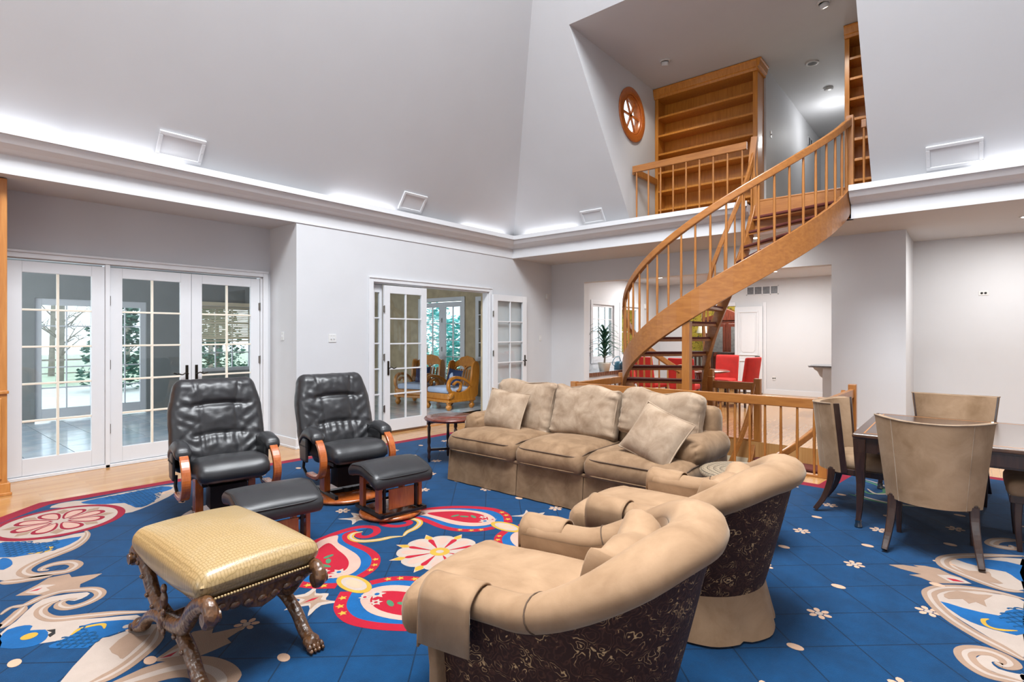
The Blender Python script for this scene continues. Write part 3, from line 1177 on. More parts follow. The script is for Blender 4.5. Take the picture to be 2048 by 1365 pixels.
st = thing('curved_staircase', 'honey oak curved staircase with open treads sweeping up to the loft', 'staircase', (0, 0, 0))
MB().sweep(helix(1.535, TH0, 360, -.33), rect(.055, .36), plumb=True, sm=False).build('outer_stringer', 'oakh', st, .006)
MB().sweep(helix(.35, TH0 + 14, 360, -.34, 50), rect(.07, .37), plumb=True).build('inner_stringer', 'oakh', st, .006)
hr = [Vector(p) for p in helix(1.535, TH0, 352, .845)] + [Vector((-1.20, 8.25, 4.255)), Vector((-1.19, 8.36, 4.32))]
MB().sweep(hr, rect(.06, .105), plumb=True).build('handrail', 'oakh', st, .012)
ir = helix(.36, TH0 + 20, 356, .70, 50)
MB().sweep(ir, rect(.045, .17), plumb=True).build('inner_handrail', 'oakh', st, .01)
for k in range(1, 16):
    tr = tread_mesh(TH0 + k * DTH - 1.5, k * RISE, .37, 1.51, DTH + 1.5, .062, .03).build('tread', 'oakh', st, .004)
    tread_mesh(TH0 + k * DTH - 3, k * RISE, .39, 1.508, DTH + 3, .042, 0).build('carpet', 'treadcarpet', tr, .018, 3)
for k in range(32):
    th = TH0 + 3 + k * DTH / 2
    a, b = cp(1.535, th, zc(th) + .0), cp(1.535, th, zc(th) + .87)
    MB().tube([a, tuple(Vector(a).lerp(Vector(b), .5)), b], [.015, .0175, .013], 8).build('baluster', 'oak', st)
for k in range(9):
    th = TH0 + 30 + k * 22
    a, b = cp(.36, th, zc(th) + .0), cp(.36, th, zc(th) + .72)
    MB().tube([a, b], .013, 8).build('baluster', 'oak', st)
p = cp(1.49, 268.5, 0)
MB().box(p[0] - .05, p[0] + .05, p[1] - .05, p[1] + .05, -2.9, 1.72).build('support_post', 'oak', st, .006)
for r_ in (1.535, .36):
    p = cp(r_, TH0 + (0 if r_ > 1 else 16), 0)
    MB().box(p[0] - .045, p[0] + .045, p[1] - .045, p[1] + .045, 0, 1.02).build('newel', 'oak', st, .006)
MB().box(-2.36, -1.19, 8.30, 8.345, ZS, ZC + .0).build('landing_riser', 'oakh', st)
MB().box(-2.40, -1.17, 8.30, 8.40, ZC, ZC + .03).build('landing_nosing', 'oakh', st, .01)
# top newels
MB().box(-1.235, -1.145, 8.33, 8.42, ZC - .4, 4.44).build('newel', 'oak', st, .006)
MB().sweep(spline([(-2.36, 8.36, 3.15), (-2.37, 8.33, 3.6), (-2.40, 8.30, 4.0), (-2.37, 8.33, 4.42)], 5), [(-.045, -.04), (.045, -.04), (.045, .04), (-.045, .04)], up=(0, 1, 0)).build('newel', 'oak', st, .008)

# flight going down to the basement
sd = thing('basement_staircase', 'lower oak staircase descending inside the railed stairwell', 'staircase', (0, 0, -3.47))
MB().sweep(helix(1.5, 215, 355, -.33, 40), rect(.055, .36), plumb=True).build('outer_stringer', 'oakh', sd, .006)
MB().sweep(helix(.35, 215, 358, -.34, 40), rect(.07, .37), plumb=True).build('inner_stringer', 'oakh', sd, .006)
MB().sweep(helix(.36, 230, 358, .70, 40), rect(.045, .17), plumb=True).build('inner_handrail', 'oakh', sd, .01)
MB().sweep(helix(1.5, 262, 356, .80, 40), rect(.05, .09), plumb=True).build('handrail', 'oakh', sd, .01)
for k in range(7, 16):
    tr = tread_mesh(TH0 + k * DTH - 1.5, k * RISE, .37, 1.48, DTH + 1.5, .062, .03).build('tread', 'oakh', sd, .004)
    tread_mesh(TH0 + k * DTH - 3, k * RISE, .39, 1.478, DTH + 3, .042, 0).build('carpet', 'treadcarpet', tr, .018, 3)

# railings round the stairwell
ZR = .85


def railing(name, label, a, b, n, z0=0.0, zr=ZR, posts=(True, True), ph=.06):
    a, b = Vector((*a, 0)), Vector((*b, 0))
    r = thing(name, label, 'railing', (a.x, a.y, z0), 0, 'stairwell and loft railings')
    d = b - a
    u = d.normalized()
    MB().sweep([u * .04 + Vector((0, 0, zr - .11)), d - u * .04 + Vector((0, 0, zr - .11))], rect(.05, .11), plumb=True).build('top_rail', 'oakh' if abs(d.x) > abs(d.y) else 'oak', r, .008)
    MB().sweep([u * .0 + Vector((0, 0, 0.0)), d + Vector((0, 0, 0.0))], rect(.08, .025), plumb=True).build('shoe_rail', 'oakh', r, .004)
    for q, e in enumerate((Vector(), d)):
        if posts[q]:
            MB().box(e.x - .045, e.x + .045, e.y - .045, e.y + .045, 0, zr + ph).build('post', 'oak', r, .006)
    for k in range(n):
        p = d * ((k + .5) / n)
        MB().tube([(p.x, p.y, .02), (p.x, p.y, zr * .5), (p.x, p.y, zr - .1)], [.0125, .0165, .0125], 8).build('baluster', 'oak', r)
    return r


railing('stair_railing', 'long oak railing directly behind the sofa back', (-4.40, 6.68), (-1.20, 6.68), 19, posts=(True, True), ph=.02)
railing('stair_railing', 'oak railing at the left end of the stairwell', (-4.44, 6.78), (-4.50, 8.28), 9, posts=(False, True))
railing('stair_railing', 'oak railing at the right end of the stairwell beside the games table', (-1.18, 6.78), (-1.14, 8.22), 8, posts=(False, True))
railing('stair_railing', 'short oak railing at the back of the stairwell under the staircase', (-3.02, 8.36), (-2.34, 8.36), 4)
railing('loft_railing', 'oak railing along the loft edge in front of the wide bookcase', (-4.32, 8.26), (-2.42, 8.26), 9, ZC, .89, (False, False))
railing('loft_railing', 'short oak railing on the loft side wall below the round window', (-4.31, 8.30), (-4.31, 9.24), 0, ZC, .89, (False, False))
railing('loft_railing', 'short oak railing right of the top stair post', (-1.10, 8.38), (-.97, 8.38), 1, ZC, .89, (False, False))


# ================================================================ loft bookcases
def bookcase(label, x0, x1, y0, z0, z1, nsh, dep=.34, crown=True):
    r = thing('bookcase', label, 'bookcase', (x0, y0, z0), 0, 'loft bookcases')
    W, Hh = x1 - x0, z1 - z0
    MB().box(0, W, dep - .02, dep, 0, Hh).build('back_panel', 'shelfoak', r)
    for a, b in ((0, .035), (W - .035, W)):
        MB().box(a, b, 0, dep - .02, 0, Hh).build('side_panel', 'shelfoak', r, .003)
    for a, b in ((0, .06), (W - .075, W)):
        MB().box(a, b, -.02, 0, 0, Hh - .13).build('face_stile', 'shelfoak', r, .003)
    top = MB()
    top.box(0, W, -.03, dep, Hh - .16, Hh - .0)
    top.build('top_panel', 'shelfoak', r)
    if crown:
        MB().sweep([(-.0, -.03, 0), (W + .0, -.03, 0)], [(0, Hh - .17), (.02, Hh - .17), (.03, Hh - .13), (.05, Hh - .12), (.065, Hh - .04), (.08, Hh - .03), (.08, Hh - .005), (0, Hh - .005)], plumb=True).build('crown', 'shelfoak', r, .004)
    for k in range(nsh):
        z = (Hh - .16) * (k + 1) / (nsh + 1) if k else (Hh - .16) / (nsh + 1)
        MB().box(.035, W - .035, .0, dep - .02, z - .018, z + .018).build('shelf', 'shelfoak', r, .003)
    MB().box(.035, W - .035, -.01, dep - .02, 0, .09).build('plinth', 'shelfoak', r, .003)
    if x1 < -2:
        MB().prism([(0, 0), (.03, 0), (.03, .04), (.05, .05), (.065, .13), (.08, .14), (.08, .165), (0, .165)], -.11, dep, plane='xz', M=T(W, 0, Hh - .17)).build('crown_return', 'shelfoak', r, .004)
    return r


bookcase('wide empty oak bookcase on the loft beside the round window', LX0 + .005, -2.59, 9.27, ZC, LZ - .003, 6)
bookcase('narrow empty oak bookcase at the top of the stairs', -1.36, LX1 - .005, 9.12, ZC, LZ - .003, 7)


# ================================================================ fixtures
def spot(label, x, y, aim):
    r = thing('ceiling_spotlight', label, 'lamp', (x, y, LZ), 0, 'loft ceiling spotlights')
    MB().lathe([(.0, 0), (.085, 0), (.085, -.012), (.06, -.02), (.06, -.0)], 24).build('trim_ring', 'plate', r)
    MB().lathe([(.02, .0), (.055, -.01), (.058, -.06), (.05, -.075), (.045, -.06)], 20, M=T(ry=aim[0], rx=aim[1])).build('lamp_head', 'plate', r)
    MB().lathe([(.0, -.066), (.046, -.066), (.046, -.06), (0, -.06)], 20, M=T(ry=aim[0], rx=aim[1])).build('bulb', 'lampglow', r)
    l = bpy.data.lights.new('spot_bulb', 'SPOT')
    l.energy = 45
    l.spot_size = R(100)
    l.spot_blend = .8
    l.shadow_soft_size = .05
    l.color = (1, .93, .82)
    o = bpy.data.objects.new('spot_bulb', l)
    COL.objects.link(o)
    o.parent = r
    o.matrix_local = T(z=-.09, ry=aim[0], rx=aim[1])


spot('white adjustable spotlight on the loft ceiling above the wide bookcase', -3.75, 8.33, (12, 22))
spot('white adjustable spotlight on the loft ceiling at the top edge', -1.47, 8.22, (-12, 22))
r = thing('recessed_downlight', 'recessed chrome downlight in the loft passage ceiling', 'lamp', (-1.94, 9.93, LZ), 0)
MB().lathe([(.06, -.002), (.10, -.002), (.10, -.012), (.07, -.015), (.06, -.002)], 24).build('trim_ring', 'plate', r)
MB().lathe([(.065, -.012), (.05, -.004), (0, -.003)], 24).build('reflector', 'chrome', r)
r = thing('smoke_detector', 'white smoke detector on the loft passage ceiling', 'detector', (-1.91, 11.12, LZ))
MB().lathe([(0, 0), (.075, 0), (.075, -.025), (.055, -.04), (0, -.04)], 20).build('housing', 'plate', r)
MB().lathe([(.055, -.032), (.066, -.032), (.06, -.036), (.055, -.032)], 20).build('vent_ring', 'black', r)
r = thing('recessed_downlight', 'glowing downlight far back in the loft passage', 'lamp', (-1.75, 13.2, LZ))
MB().lathe([(0, -.012), (.075, -.012), (.09, 0), (0, 0)], 20).build('lens', 'lampglow', r)
l = bpy.data.lights.new('passage_light', 'POINT')
l.energy = 16
l.shadow_soft_size = .1
o = bpy.data.objects.new('passage_light', l)
COL.objects.link(o)
o.location = (-1.95, 11.9, LZ - .45)


def ceiling_lamp(label, x, y, z, power, size=.07, col=(1, .985, .96)):
    r = thing('recessed_downlight', label, 'lamp', (x, y, z), 0, 'glowing recessed downlights')
    MB().lathe([(size, -.001), (size + .02, -.001), (size + .02, -.008), (size, -.006), (size, -.001)], 20).build('trim_ring', 'plate', r)
    MB().lathe([(0, -.004), (size, -.004), (size, -.001), (0, -.001)], 20).build('lens', 'lampglow', r)
    a = area('lamp_light', (0, 0, -.02), (0, 0, 0), size * 2, size * 2, power, col, r, 'DISK')


ceiling_lamp('glowing downlight in the soffit seen behind the upper stairs', -2.55, 8.98, ZS, 16)
ceiling_lamp('glowing downlight in the alcove soffit beyond the games table', .6, 9.6, ZS, 70)
ceiling_lamp('glowing kitchen downlight near the corner sensor', -6.0, 13.0, 3.0, 58)
ceiling_lamp('glowing kitchen downlight in front of the panelled door', -3.4, 13.4, 3.0, 76)
ceiling_lamp('glowing kitchen downlight above the worktop', -2.0, 12.6, 3.0, 48)
ceiling_lamp('glowing kitchen downlight above the red chairs', -4.6, 11.3, 3.0, 46)


def grille_on_slope(label, M, w_, h_):
    r = thing('wall_speaker', label, 'speaker', (0, 0, 0), 0, 'white framed speakers on the sloped ceiling')
    r.matrix_world = M
    a, b = w_ / 2, h_ / 2
    f = MB()
    for x0, x1, y0, y1 in ((-a, a, -b, -b + .04), (-a, a, b - .04, b), (-a, -a + .04, -b + .04, b - .04), (a - .04, a, -b + .04, b - .04)):
        f.box(x0, x1, y0, y1, 0, .03)
    f.build('frame', 'trim', r, .006)
    MB().box(-a + .04, a - .04, -b + .04, b - .04, 0, .016).build('grille', 'trim', r)
    for sx in (-1, 1):
        MB().lathe([(0, .031), (.006, .031), (.006, .028)], 8, (sx * (a - .02), 0, 0)).build('screw', 'plate', r)
    return r


def slope_left(y, s):
    z = 3.40 + s * math.sin(math.atan(TS))
    x = xa + s * math.cos(math.atan(TS))
    ang = math.degrees(math.atan(TS))
    # local x -> -y... local y -> up the slope, local z -> into the room
    c, sn = math.cos(R(ang)), math.sin(R(ang))
    return Matrix(((0, c, sn, x), (1, 0, 0, y), (0, sn, -c, z), (0, 0, 0, 1)))


def slope_far(x, s):
    z = 3.40 + s * math.sin(math.atan(TS))
    y = yb - s * math.cos(math.atan(TS))
    ang = math.degrees(math.atan(TS))
    c, sn = math.cos(R(ang)), math.sin(R(ang))
    return Matrix(((1, 0, 0, x), (0, -c, -sn, y), (0, sn, -c, z), (0, 0, 0, 1)))


grille_on_slope('white framed speaker on the left slope nearest the camera', slope_left(2.30, .32), .47, .30)
grille_on_slope('white framed speaker on the left slope above the open doors', slope_left(5.63, .33), .47, .30)
grille_on_slope('white framed speaker on the far slope left of the loft railing', slope_far(-5.02, .28), .44, .26)
grille_on_slope('white framed speaker on the far slope right of the staircase', slope_far(-.12, .32), .52, .30)


def plate(label, cat, M, w_, h_, kind):
    r = thing({'switch': 'light_switch', 'outlet': 'wall_outlet', 'box': 'thermostat'}[kind], label, cat)
    r.matrix_world = M
    MB().box(-w_ / 2, w_ / 2, 0, .008, -h_ / 2, h_ / 2).build('cover_plate', 'plate', r, .003)
    if kind == 'switch':
        n = 2 if w_ > .1 else 1
        for q in range(n):
            x = (q - (n - 1) / 2) * .046
            MB().box(x - .006, x + .006, .008, .02, -.012, .012).build('toggle', 'trim', r, .002)
            MB().box(x - .002, x + .002, .008, .009, .03, .034).build('screw', 'chrome', r)
    elif kind == 'outlet':
        for q in (-1, 1):
            MB().lathe([(0, .012), (.016, .012), (.016, .006)], 14, M=T(x=q * .022, rx=-90)).build('socket', 'black', r)
    else:
        MB().box(-w_ * .36, w_ * .36, .008, .045, -h_ * .4, h_ * .4).build('housing', 'plate', r, .008)
    return r


ML = lambda y, z, x=XL: Matrix.Translation((x, y, z)) @ Matrix.Rotation(R(-90), 4, 'Z')
MF = lambda x, z, y=YF: Matrix.Translation((x, y, z)) @ Matrix.Rotation(R(180), 4, 'Z')
plate('double light switch on the wall between recliner and open doors', 'switch', ML(4.31, 1.50), .12, .115, 'switch')
plate('single light switch on the recess return beside the glazed doors', 'switch', MF(-7.33, 1.53, 3.77), .075, .115, 'switch')
plate('single light switch on the wall right of the folded door', 'switch', ML(9.24, 1.48), .075, .115, 'switch')
plate('small white motion sensor high near the far left corner', 'sensor', ML(9.45, 2.37), .09, .13, 'box')
plate('wall outlet with two black sockets on the alcove wall', 'outlet', MF(.19, 2.19, YB), .12, .07, 'outlet')
plate('small white sensor on the kitchen wall seen between balusters', 'sensor', ML(14.2, 2.35, KX0), .10, .16, 'box')
plate('light switch on the loft passage wall beside the bookcase', 'switch', Matrix.Translation((-2.56, 9.90, 4.95)) @ Matrix.Rotation(R(-90), 4, 'Z'), .075, .115, 'switch')
plate('white outlet low on the kitchen wall by the baseboard', 'outlet', MF(-3.85, .42, KY), .075, .11, 'outlet')


def vent(label, M, w_, h_, n):
    r = thing('air_vent', label, 'vent', group='white air vents')
    r.matrix_world = M
    f = MB()
    f.box(-w_ / 2, w_ / 2, 0, .012, -h_ / 2, -h_ / 2 + .025).box(-w_ / 2, w_ / 2, 0, .012, h_ / 2 - .025, h_ / 2).box(-w_ / 2, -w_ / 2 + .025, 0, .012, -h_ / 2, h_ / 2).box(w_ / 2 - .025, w_ / 2, 0, .012, -h_ / 2, h_ / 2)
    f.build('frame', 'trim', r, .003)
    MB().box(-w_ / 2, w_ / 2, 0, .003, -h_ / 2, h_ / 2).build('backing', 'stone', r)
    for k in range(1, n):
        x = -w_ / 2 + w_ * k / n
        MB().box(x - .012, x + .012, 0, .012, -h_ / 2, h_ / 2).build('divider', 'trim', r)
    for k in range(9):
        z = -h_ / 2 + .03 + (h_ - .06) * k / 8
        MB().box(-w_ / 2 + .02, w_ / 2 - .02, .003, .009, z - .003, z + .003).build('louvre', 'stone', r)
    return r


vent('white four-part air vent on the kitchen wall right of the staircase', MF(-4.14, 2.72, KY), .80, .24, 4)
vent('white air vent high on the loft passage wall', Matrix.Translation((-2.56, 12.9, 5.62)) @ Matrix.Rotation(R(-90), 4, 'Z'), .40, .22, 2)
# ================================================================ furniture
def rod(p, r, n=8, up=(0, 1, 0), **k):
    return MB().tube(p, r, n, up=up, **k)


# ---- built-in oak cabinet at the left edge
r = thing('oak_cabinet', 'built-in oak cabinet end at the far left beside the glazed panel', 'cabinet', (-7.40, -.1, 0))
MB().box(-.30, .28, -2.0, 1.0, .1, 3.06).build('body', 'cabinetoak', r, .004)
MB().box(-.30, .31, -2.0, 1.02, 0, .12).build('plinth', 'cabinetoak', r, .006)
MB().box(-.30, .325, -2.0, 1.03, 0, .03).build('base_moulding', 'cabinetoak', r, .006)
MB().box(.26, .30, -2.0, 1.01, .98, 1.01).build('waist_rail', 'cabinetoak', r, .004)
for k in range(3):
    MB().box(.28, .298, -1.95 + k * .98, -1.0 + k * .98, .16, .94).build('door', 'cabinetoak', r, .006)


# ---- recliners with glider footstools
def recliner(label, loc, rz):
    r = thing('recliner_chair', label, 'recliner', loc, rz, 'black leather recliners')
    MB().lathe([(0, 0), (.32, 0), (.345, .012), (.345, .03), (.325, .042), (0, .042)], 40).build('base_disc', 'cherry', r)
    MB().bar((-.24, -.2, .06), (.24, -.2, .06), .03, .03).bar((-.24, .2, .06), (.24, .2, .06), .03, .03).bar((0, -.2, .06), (0, .2, .06), .06, .03).lathe([(.05, .042), (.05, .08)], 12).build('glider_frame', 'blackmetal', r)
    for sy in (-1, 1):
        MB().box(-.10, .02, sy * .20 - .03, sy * .20 + .03, .07, .36).build('upright', 'cherry', r, .006)
    MB().bar((-.2, -.2, .35), (.2, -.2, .35), .03, .03).build('seat_bar', 'blackmetal', r)
    MB().bar((-.2, .2, .35), (.2, .2, .35), .03, .03).build('seat_bar', 'blackmetal', r)
    MB().bar((.0, -.2, .30), (.0, .2, .30), .04, .04).box(-.05, .12, -.14, .14, .12, .30).build('mechanism', 'blackmetal', r)

    def seatfn(p, u, v, w_):
        p.z += -.04 * (1 - sstep(-.9, .0, u)) - .035 * sstep(.55, 1.0, u) * (1 if w_ > -.5 else .3)
        p.z += .012 * abs(v) ** 2 - .008 * math.exp(-((abs(v) - .62) / .05) ** 2)
        return p
    s = MB()
    s.soft((.30, .27, .085), .07, (18, 16, 5), .02, .004, 3, seatfn, T(.06, 0, .44, ry=-4))
    s.build('seat', 'leather', r)

    # backrest: local u across, w_ up, thick along x
    def backfn(p, u, v, w_):
        # u thick, v across, w_ up
        wid = 1.0 - .13 * sstep(.2, 1.0, w_) - .04 * sstep(-.5, -1.0, w_)
        p.y *= wid
        if u > -.2:
            f = 0
            e = 1 - abs(v) ** 4
            for zc_, am, sg in ((.40, .030, .05), (-.26, .022, .05)):
                f -= am * math.exp(-((w_ - zc_ + .10 * v * v) / sg) ** 2) * (1 if abs(v) < .55 else .35)
            f += .030 * math.exp(-((w_ - .68) / .28) ** 2) * math.exp(-(v / .62) ** 2)
            f += .026 * math.exp(-((w_ - .08) / .2) ** 2) * math.exp(-(v / .36) ** 2)
            f += .020 * math.exp(-((w_ + .62) / .26) ** 2)
            f -= .013 * math.exp(-((abs(v) - .36 - .34 * max(0, w_ - .35)) / .03) ** 2) * sstep(-1, -.8, w_)
            f -= .008 * math.exp(-((w_ - .06 + .9 * (abs(v) - .36)) / .04) ** 2) * sstep(.34, .42, abs(v))
            # gathered folds running outward from the tufts
            f += .0065 * math.sin(w_ * 24 - 16 * abs(v) + 2.5 * noise.noise(Vector((v * 3, w_ * 4, 1.2)))) * sstep(.38, .62, abs(v)) * sstep(1.0, .8, abs(v)) * sstep(.7, .4, w_)
            f += .007 * noise.noise(Vector((v * 7, w_ * 9, 3.3)))
            f += .008 * math.sin(v * 36) * math.exp(-((w_ + .38) / .12) ** 2) * (abs(v) < .5)
            p.x += f * e
        p.x -= .10 * (w_ * .5 + .5) ** 2 * .5
        return p
    b = MB()
    b.soft((.095, .375, .40), .08, (7, 66, 74), 0, .004, 9, backfn, T(-.30, 0, .765, ry=-15), ws=11)
    b.build('backrest', 'leather', r)
    edge = []
    for k in range(41):
        t = k / 40
        a = PI * (1 - t)
        v_, w_ = math.cos(a), math.sin(a)
        vv = math.copysign(abs(v_) ** .35, v_)
        ww = -.9 + 1.88 * (abs(w_) ** .3)
        q = backfn(Vector((.0, vv * .37, ww * .40)), -1, vv, ww)
        edge.append(T(-.30, 0, .765, ry=-15) @ q)
    MB().tube(edge, .007, 6, up=(1, 0, 0.2)).build('piping', 'seam', r)
    for sy in (-1, 1):
        ap = spline([(-.20, .50), (-.12, .575), (.02, .605), (.16, .575), (.25, .49), (.275, .38), (.22, .28), (.10, .245), (-.06, .245)], 6)
        MB().sweep([(p[0], sy * .335, p[1]) for p in [(q.x, q.y) for q in [Vector((a.x, a.y)) for a in [Vector((*v[:2], 0)) for v in ap]]]], [(-.017, -.032), (.017, -.032), (.017, .032), (-.017, .032)], up=(0, 1, 0)).build('bentwood_arm', 'cherry', r, .006)

        def padfn(p, u, v, w_, sy=sy):
            p.z -= .045 * (u * .9) ** 2 + (.06 * sstep(-.2, -1, u))
            return p
        s = MB()
        s.soft((.19, .062, .045), .04, (14, 8, 5), .012, .003, 4 + sy, padfn, T(-.02, sy * .335, .625))
        s.build('arm_pad', 'leather', r)
        ip = MB()
        ip.soft((.17, .02, .12), .018, (8, 3, 8), 0, .003, 5, None, T(-.06, sy * .295, .52))
        ip.build('arm_skirt', 'leather', r)
        MB().tube([(-.22, sy * .33, .36), (-.24, sy * .33, .27), (-.14, sy * .33, .215), (.10, sy * .33, .225)], .014, 8, up=(0, 1, 0)).build('arm_bracket', 'blackmetal', r)
    pk = MB()
    pk.soft((.09, .012, .11), .010, (8, 3, 8), 0, .004, 8, None, T(-.10, -.375, .47))
    pk.build('side_pocket', 'leather', r)
    MB().box(-.19, -.01, -.392, -.386, .50, .51).build('pocket_hem', 'seam', r)
    MB().lathe([(0, -.02), (.02, -.02), (.024, 0), (.02, .02), (0, .02)], 12, M=T(-.24, -.33, .50, ry=90)).build('recline_knob', 'cherry', r)
    return r


def footstool(label, loc, rz):
    r = thing('glider_footstool', label, 'footstool', loc, rz, 'black leather footstools')
    MB().lathe([(0, 0), (.245, 0), (.265, .012), (.265, .028), (.25, .038), (0, .038)], 36).build('base_disc', 'cherry', r)
    MB().bar((-.23, -.2, .06), (.23, -.2, .06), .03, .03).bar((-.23, .2, .06), (.23, .2, .06), .03, .03).bar((-.23, -.2, .06), (-.23, .2, .06), .02, .02).bar((.23, -.2, .06), (.23, .2, .06), .02, .02).build('glider_frame', 'blackmetal', r)
    for sy in (-1, 1):
        for sx in (-1, 1):
            MB().box(sx * .14 - .035, sx * .14 + .035, sy * .19 - .016, sy * .19 + .016, .07, .32).build('upright', 'cherry', r, .005)
    MB().box(.172, .186, -.12, .12, .09, .26).build('front_panel', 'cherry', r, .005)
    for a, b, w_ in (((.15, -.19, .30), (.15, .19, .30), .02), ((.15, -.19, .24), (.15, .19, .24), .015), ((-.15, -.19, .30), (-.15, .19, .30), .02), ((.16, -.15, .07), (.16, -.15, .33), .02), ((.16, .15, .07), (.16, .15, .33), .02)):
        MB().bar(a, b, w_, w_).build('glider_bar', 'blackmetal', r)

    def fn(p, u, v, w_):
        p.z += -.05 * u * u + .01 * math.exp(-(u / .5) ** 2) - .006 * math.exp(-((abs(v) - .66) / .03) ** 2) * (w_ > 0)
        return p
    s = MB()
    s.soft((.255, .285, .055), .048, (16, 24, 5), .012, .002, 2, fn, T(0, 0, .395, ry=4))
    s.build('cushion', 'leather', r)
    e = []
    for k in range(48):
        a = 2 * PI * k / 48
        c_, s_ = math.cos(a), math.sin(a)
        u = math.copysign(abs(c_) ** .3, c_)
        v = math.copysign(abs(s_) ** .3, s_)
        e.append(T(0, 0, .395, ry=4) @ fn(Vector((u * .245, v * .275, .042)), u, v, 0))
    MB().tube(e, .006, 6, closed=True, up=(0, 0, 1)).build('piping', 'seam', r)
    return r


recliner('black leather recliner nearer the camera, in front of the glazed doors', (-4.80, 1.97, .012), -10)
recliner('black leather recliner farther back beside the round side table', (-4.57, 2.99, .012), -10)
footstool('black leather footstool of the nearer recliner behind the carved stool', (-3.80, 1.88, .012), -10)
footstool('black leather footstool of the farther recliner with its wooden base in view', (-3.82, 2.93, .012), -8)

# ---- sofa
so = thing('sofa', 'long three-seat tan velvet sofa with skirt and rolled arms', 'sofa', (-2.93, 4.50, .012))
MB().box(-1.27, 1.27, -.46, .46, .06, .30).build('frame', 'sofavelvet', so, .02)
MB().soft((1.24, .12, .34), .09, (20, 6, 8), 0, .004, 3, None, T(0, .40, .56, rx=-6)).build('back_frame', 'sofavelvet', so)


def skirt_panel(x0, x1, y, M=None):
    m = MB()
    n = 20

    def f(u, v):
        x = x0 + (x1 - x0) * u
        z = .005 + .32 * v
        fl = .03 * (1 - v) + .004 * math.sin(u * 23) * (1 - v)
        return (x, y - fl, z)
    m.grid(f, n, 6)
    m.grid(lambda u, v: (f(u, v)[0], f(u, v)[1] + .015, f(u, v)[2]), n, 6)
    return m


for a, b in ((-1.31, -.376), (-.368, .368), (.376, 1.31)):
    skirt_panel(a, b, -.475).build('skirt_panel', 'sofavelvet', so)
for sx in (-1, 1):
    m = MB()
    m.grid(lambda u, v: (sx * (1.28 + .03 * (1 - v)), -.49 + .98 * u, .005 + .32 * v), 8, 4)
    m.grid(lambda u, v: (sx * (1.265 + .03 * (1 - v)), -.49 + .98 * u, .005 + .32 * v), 8, 4)
    m.build('skirt_panel', 'sofavelvet', so)
MB().box(-1.28, 1.28, -.485, -.46, .30, .33).build('front_rail', 'sofavelvet', so, .01)


def seat_cushion(xc, hw, name, seed):
    s = MB()

    def fn(p, u, v, w_):
        p.z -= .03 * sstep(-.55, -1, v)
        return p
    s.soft((hw, .40, .095), .075, (20, 18, 5), .045, .004, seed, fn, T(xc, -.14, .425))
    o = s.build(name, 'sofavelvet', so)
    for zz, yy, pm_ in ((.083, .384, 'sofapipe'), (-.05, .392, 'sofavelvet')):
        e = []
        for k in range(60):
            a = 2 * PI * k / 60
            c_, s_ = math.cos(a), math.sin(a)
            u = math.copysign(abs(c_) ** .22, c_)
            v = math.copysign(abs(s_) ** .22, s_)
            q = Vector((u * (hw - .016 if zz > 0 else hw - .008), v * yy, zz - .01))
            q.z -= .03 * sstep(-.55, -1, v)
            e.append(Vector((xc, -.14, .425)) + q)
        MB().tube(e, .006, 6, closed=True, up=(0, 0, 1)).build('piping', pm_, o)
    return o


seat_cushion(-.845, .462, 'seat_cushion', 1)
seat_cushion(0.0, .378, 'seat_cushion', 2)
seat_cushion(.845, .462, 'seat_cushion', 5)


def back_cushion(xc, hw, hh, zc_, rx, ry, seed, rz=0):
    s = MB()

    def fn(p, u, v, w_):
        p.x *= 1 - .04 * (1 - w_ * w_)
        p.z += .02 * math.sin(u * 5 + seed) * (w_ > .6)
        p.y += -.05 * (1 - u * u) * (1 - w_ * w_) * (1 if v < 0 else -.6)
        p.y += .010 * math.sin(w_ * 17 + 6 * u + seed) * sstep(.5, 1, abs(u)) * (v < .5)
        return p
    s.soft((hw, .085, hh), .06, (24, 5, 22), 0, .012, seed, fn, T(xc, .19, zc_, rx=rx, ry=ry, rz=rz), ws=6)
    o = s.build('back_cushion', 'cushionvelvet', so)
    e = []
    for k in range(60):
        a = 2 * PI * k / 60
        c_, s_ = math.cos(a), math.sin(a)
        u = math.copysign(abs(c_) ** .25, c_)
        w_ = math.copysign(abs(s_) ** .25, s_)
        q = Vector((u * (hw - .012) * (1 - .04 * (1 - w_ * w_)), -.055, w_ * (hh - .012) + .02 * math.sin(u * 5 + seed) * (w_ > .6)))
        e.append(T(xc, .19, zc_, rx=rx, ry=ry, rz=rz) @ q)
    MB().tube(e, .006, 6, closed=True, up=(0, 1, 0)).build('piping', 'cushionvelvet', o)


back_cushion(-.80, .40, .27, .755, -16, 2, 4)
back_cushion(-.02, .385, .26, .755, -18, 0, 7)
back_cushion(.78, .40, .215, .80, -14, 2, 11)
for sx in (-1, 1):
    s = MB()

    def afn(p, u, v, w_):
        if v < -.5:
            k = sstep(-.5, -1, v)
            p.x *= 1 - .10 * k
            p.y += .012 * math.sin(10 * math.atan2(w_, u)) * k * (abs(u) + abs(w_)) * .8
        return p
    s.soft((.145, .40, .125), .115, (14, 16, 12), 0, .006, 13 + sx, afn, T(sx * 1.185, .10, .565))
    s.build('arm', 'sofavelvet', so)
    MB().soft((.10, .37, .16), .05, (6, 10, 5), 0, .003, 3, None, T(sx * 1.19, .12, .42)).build('arm_base', 'sofavelvet', so)


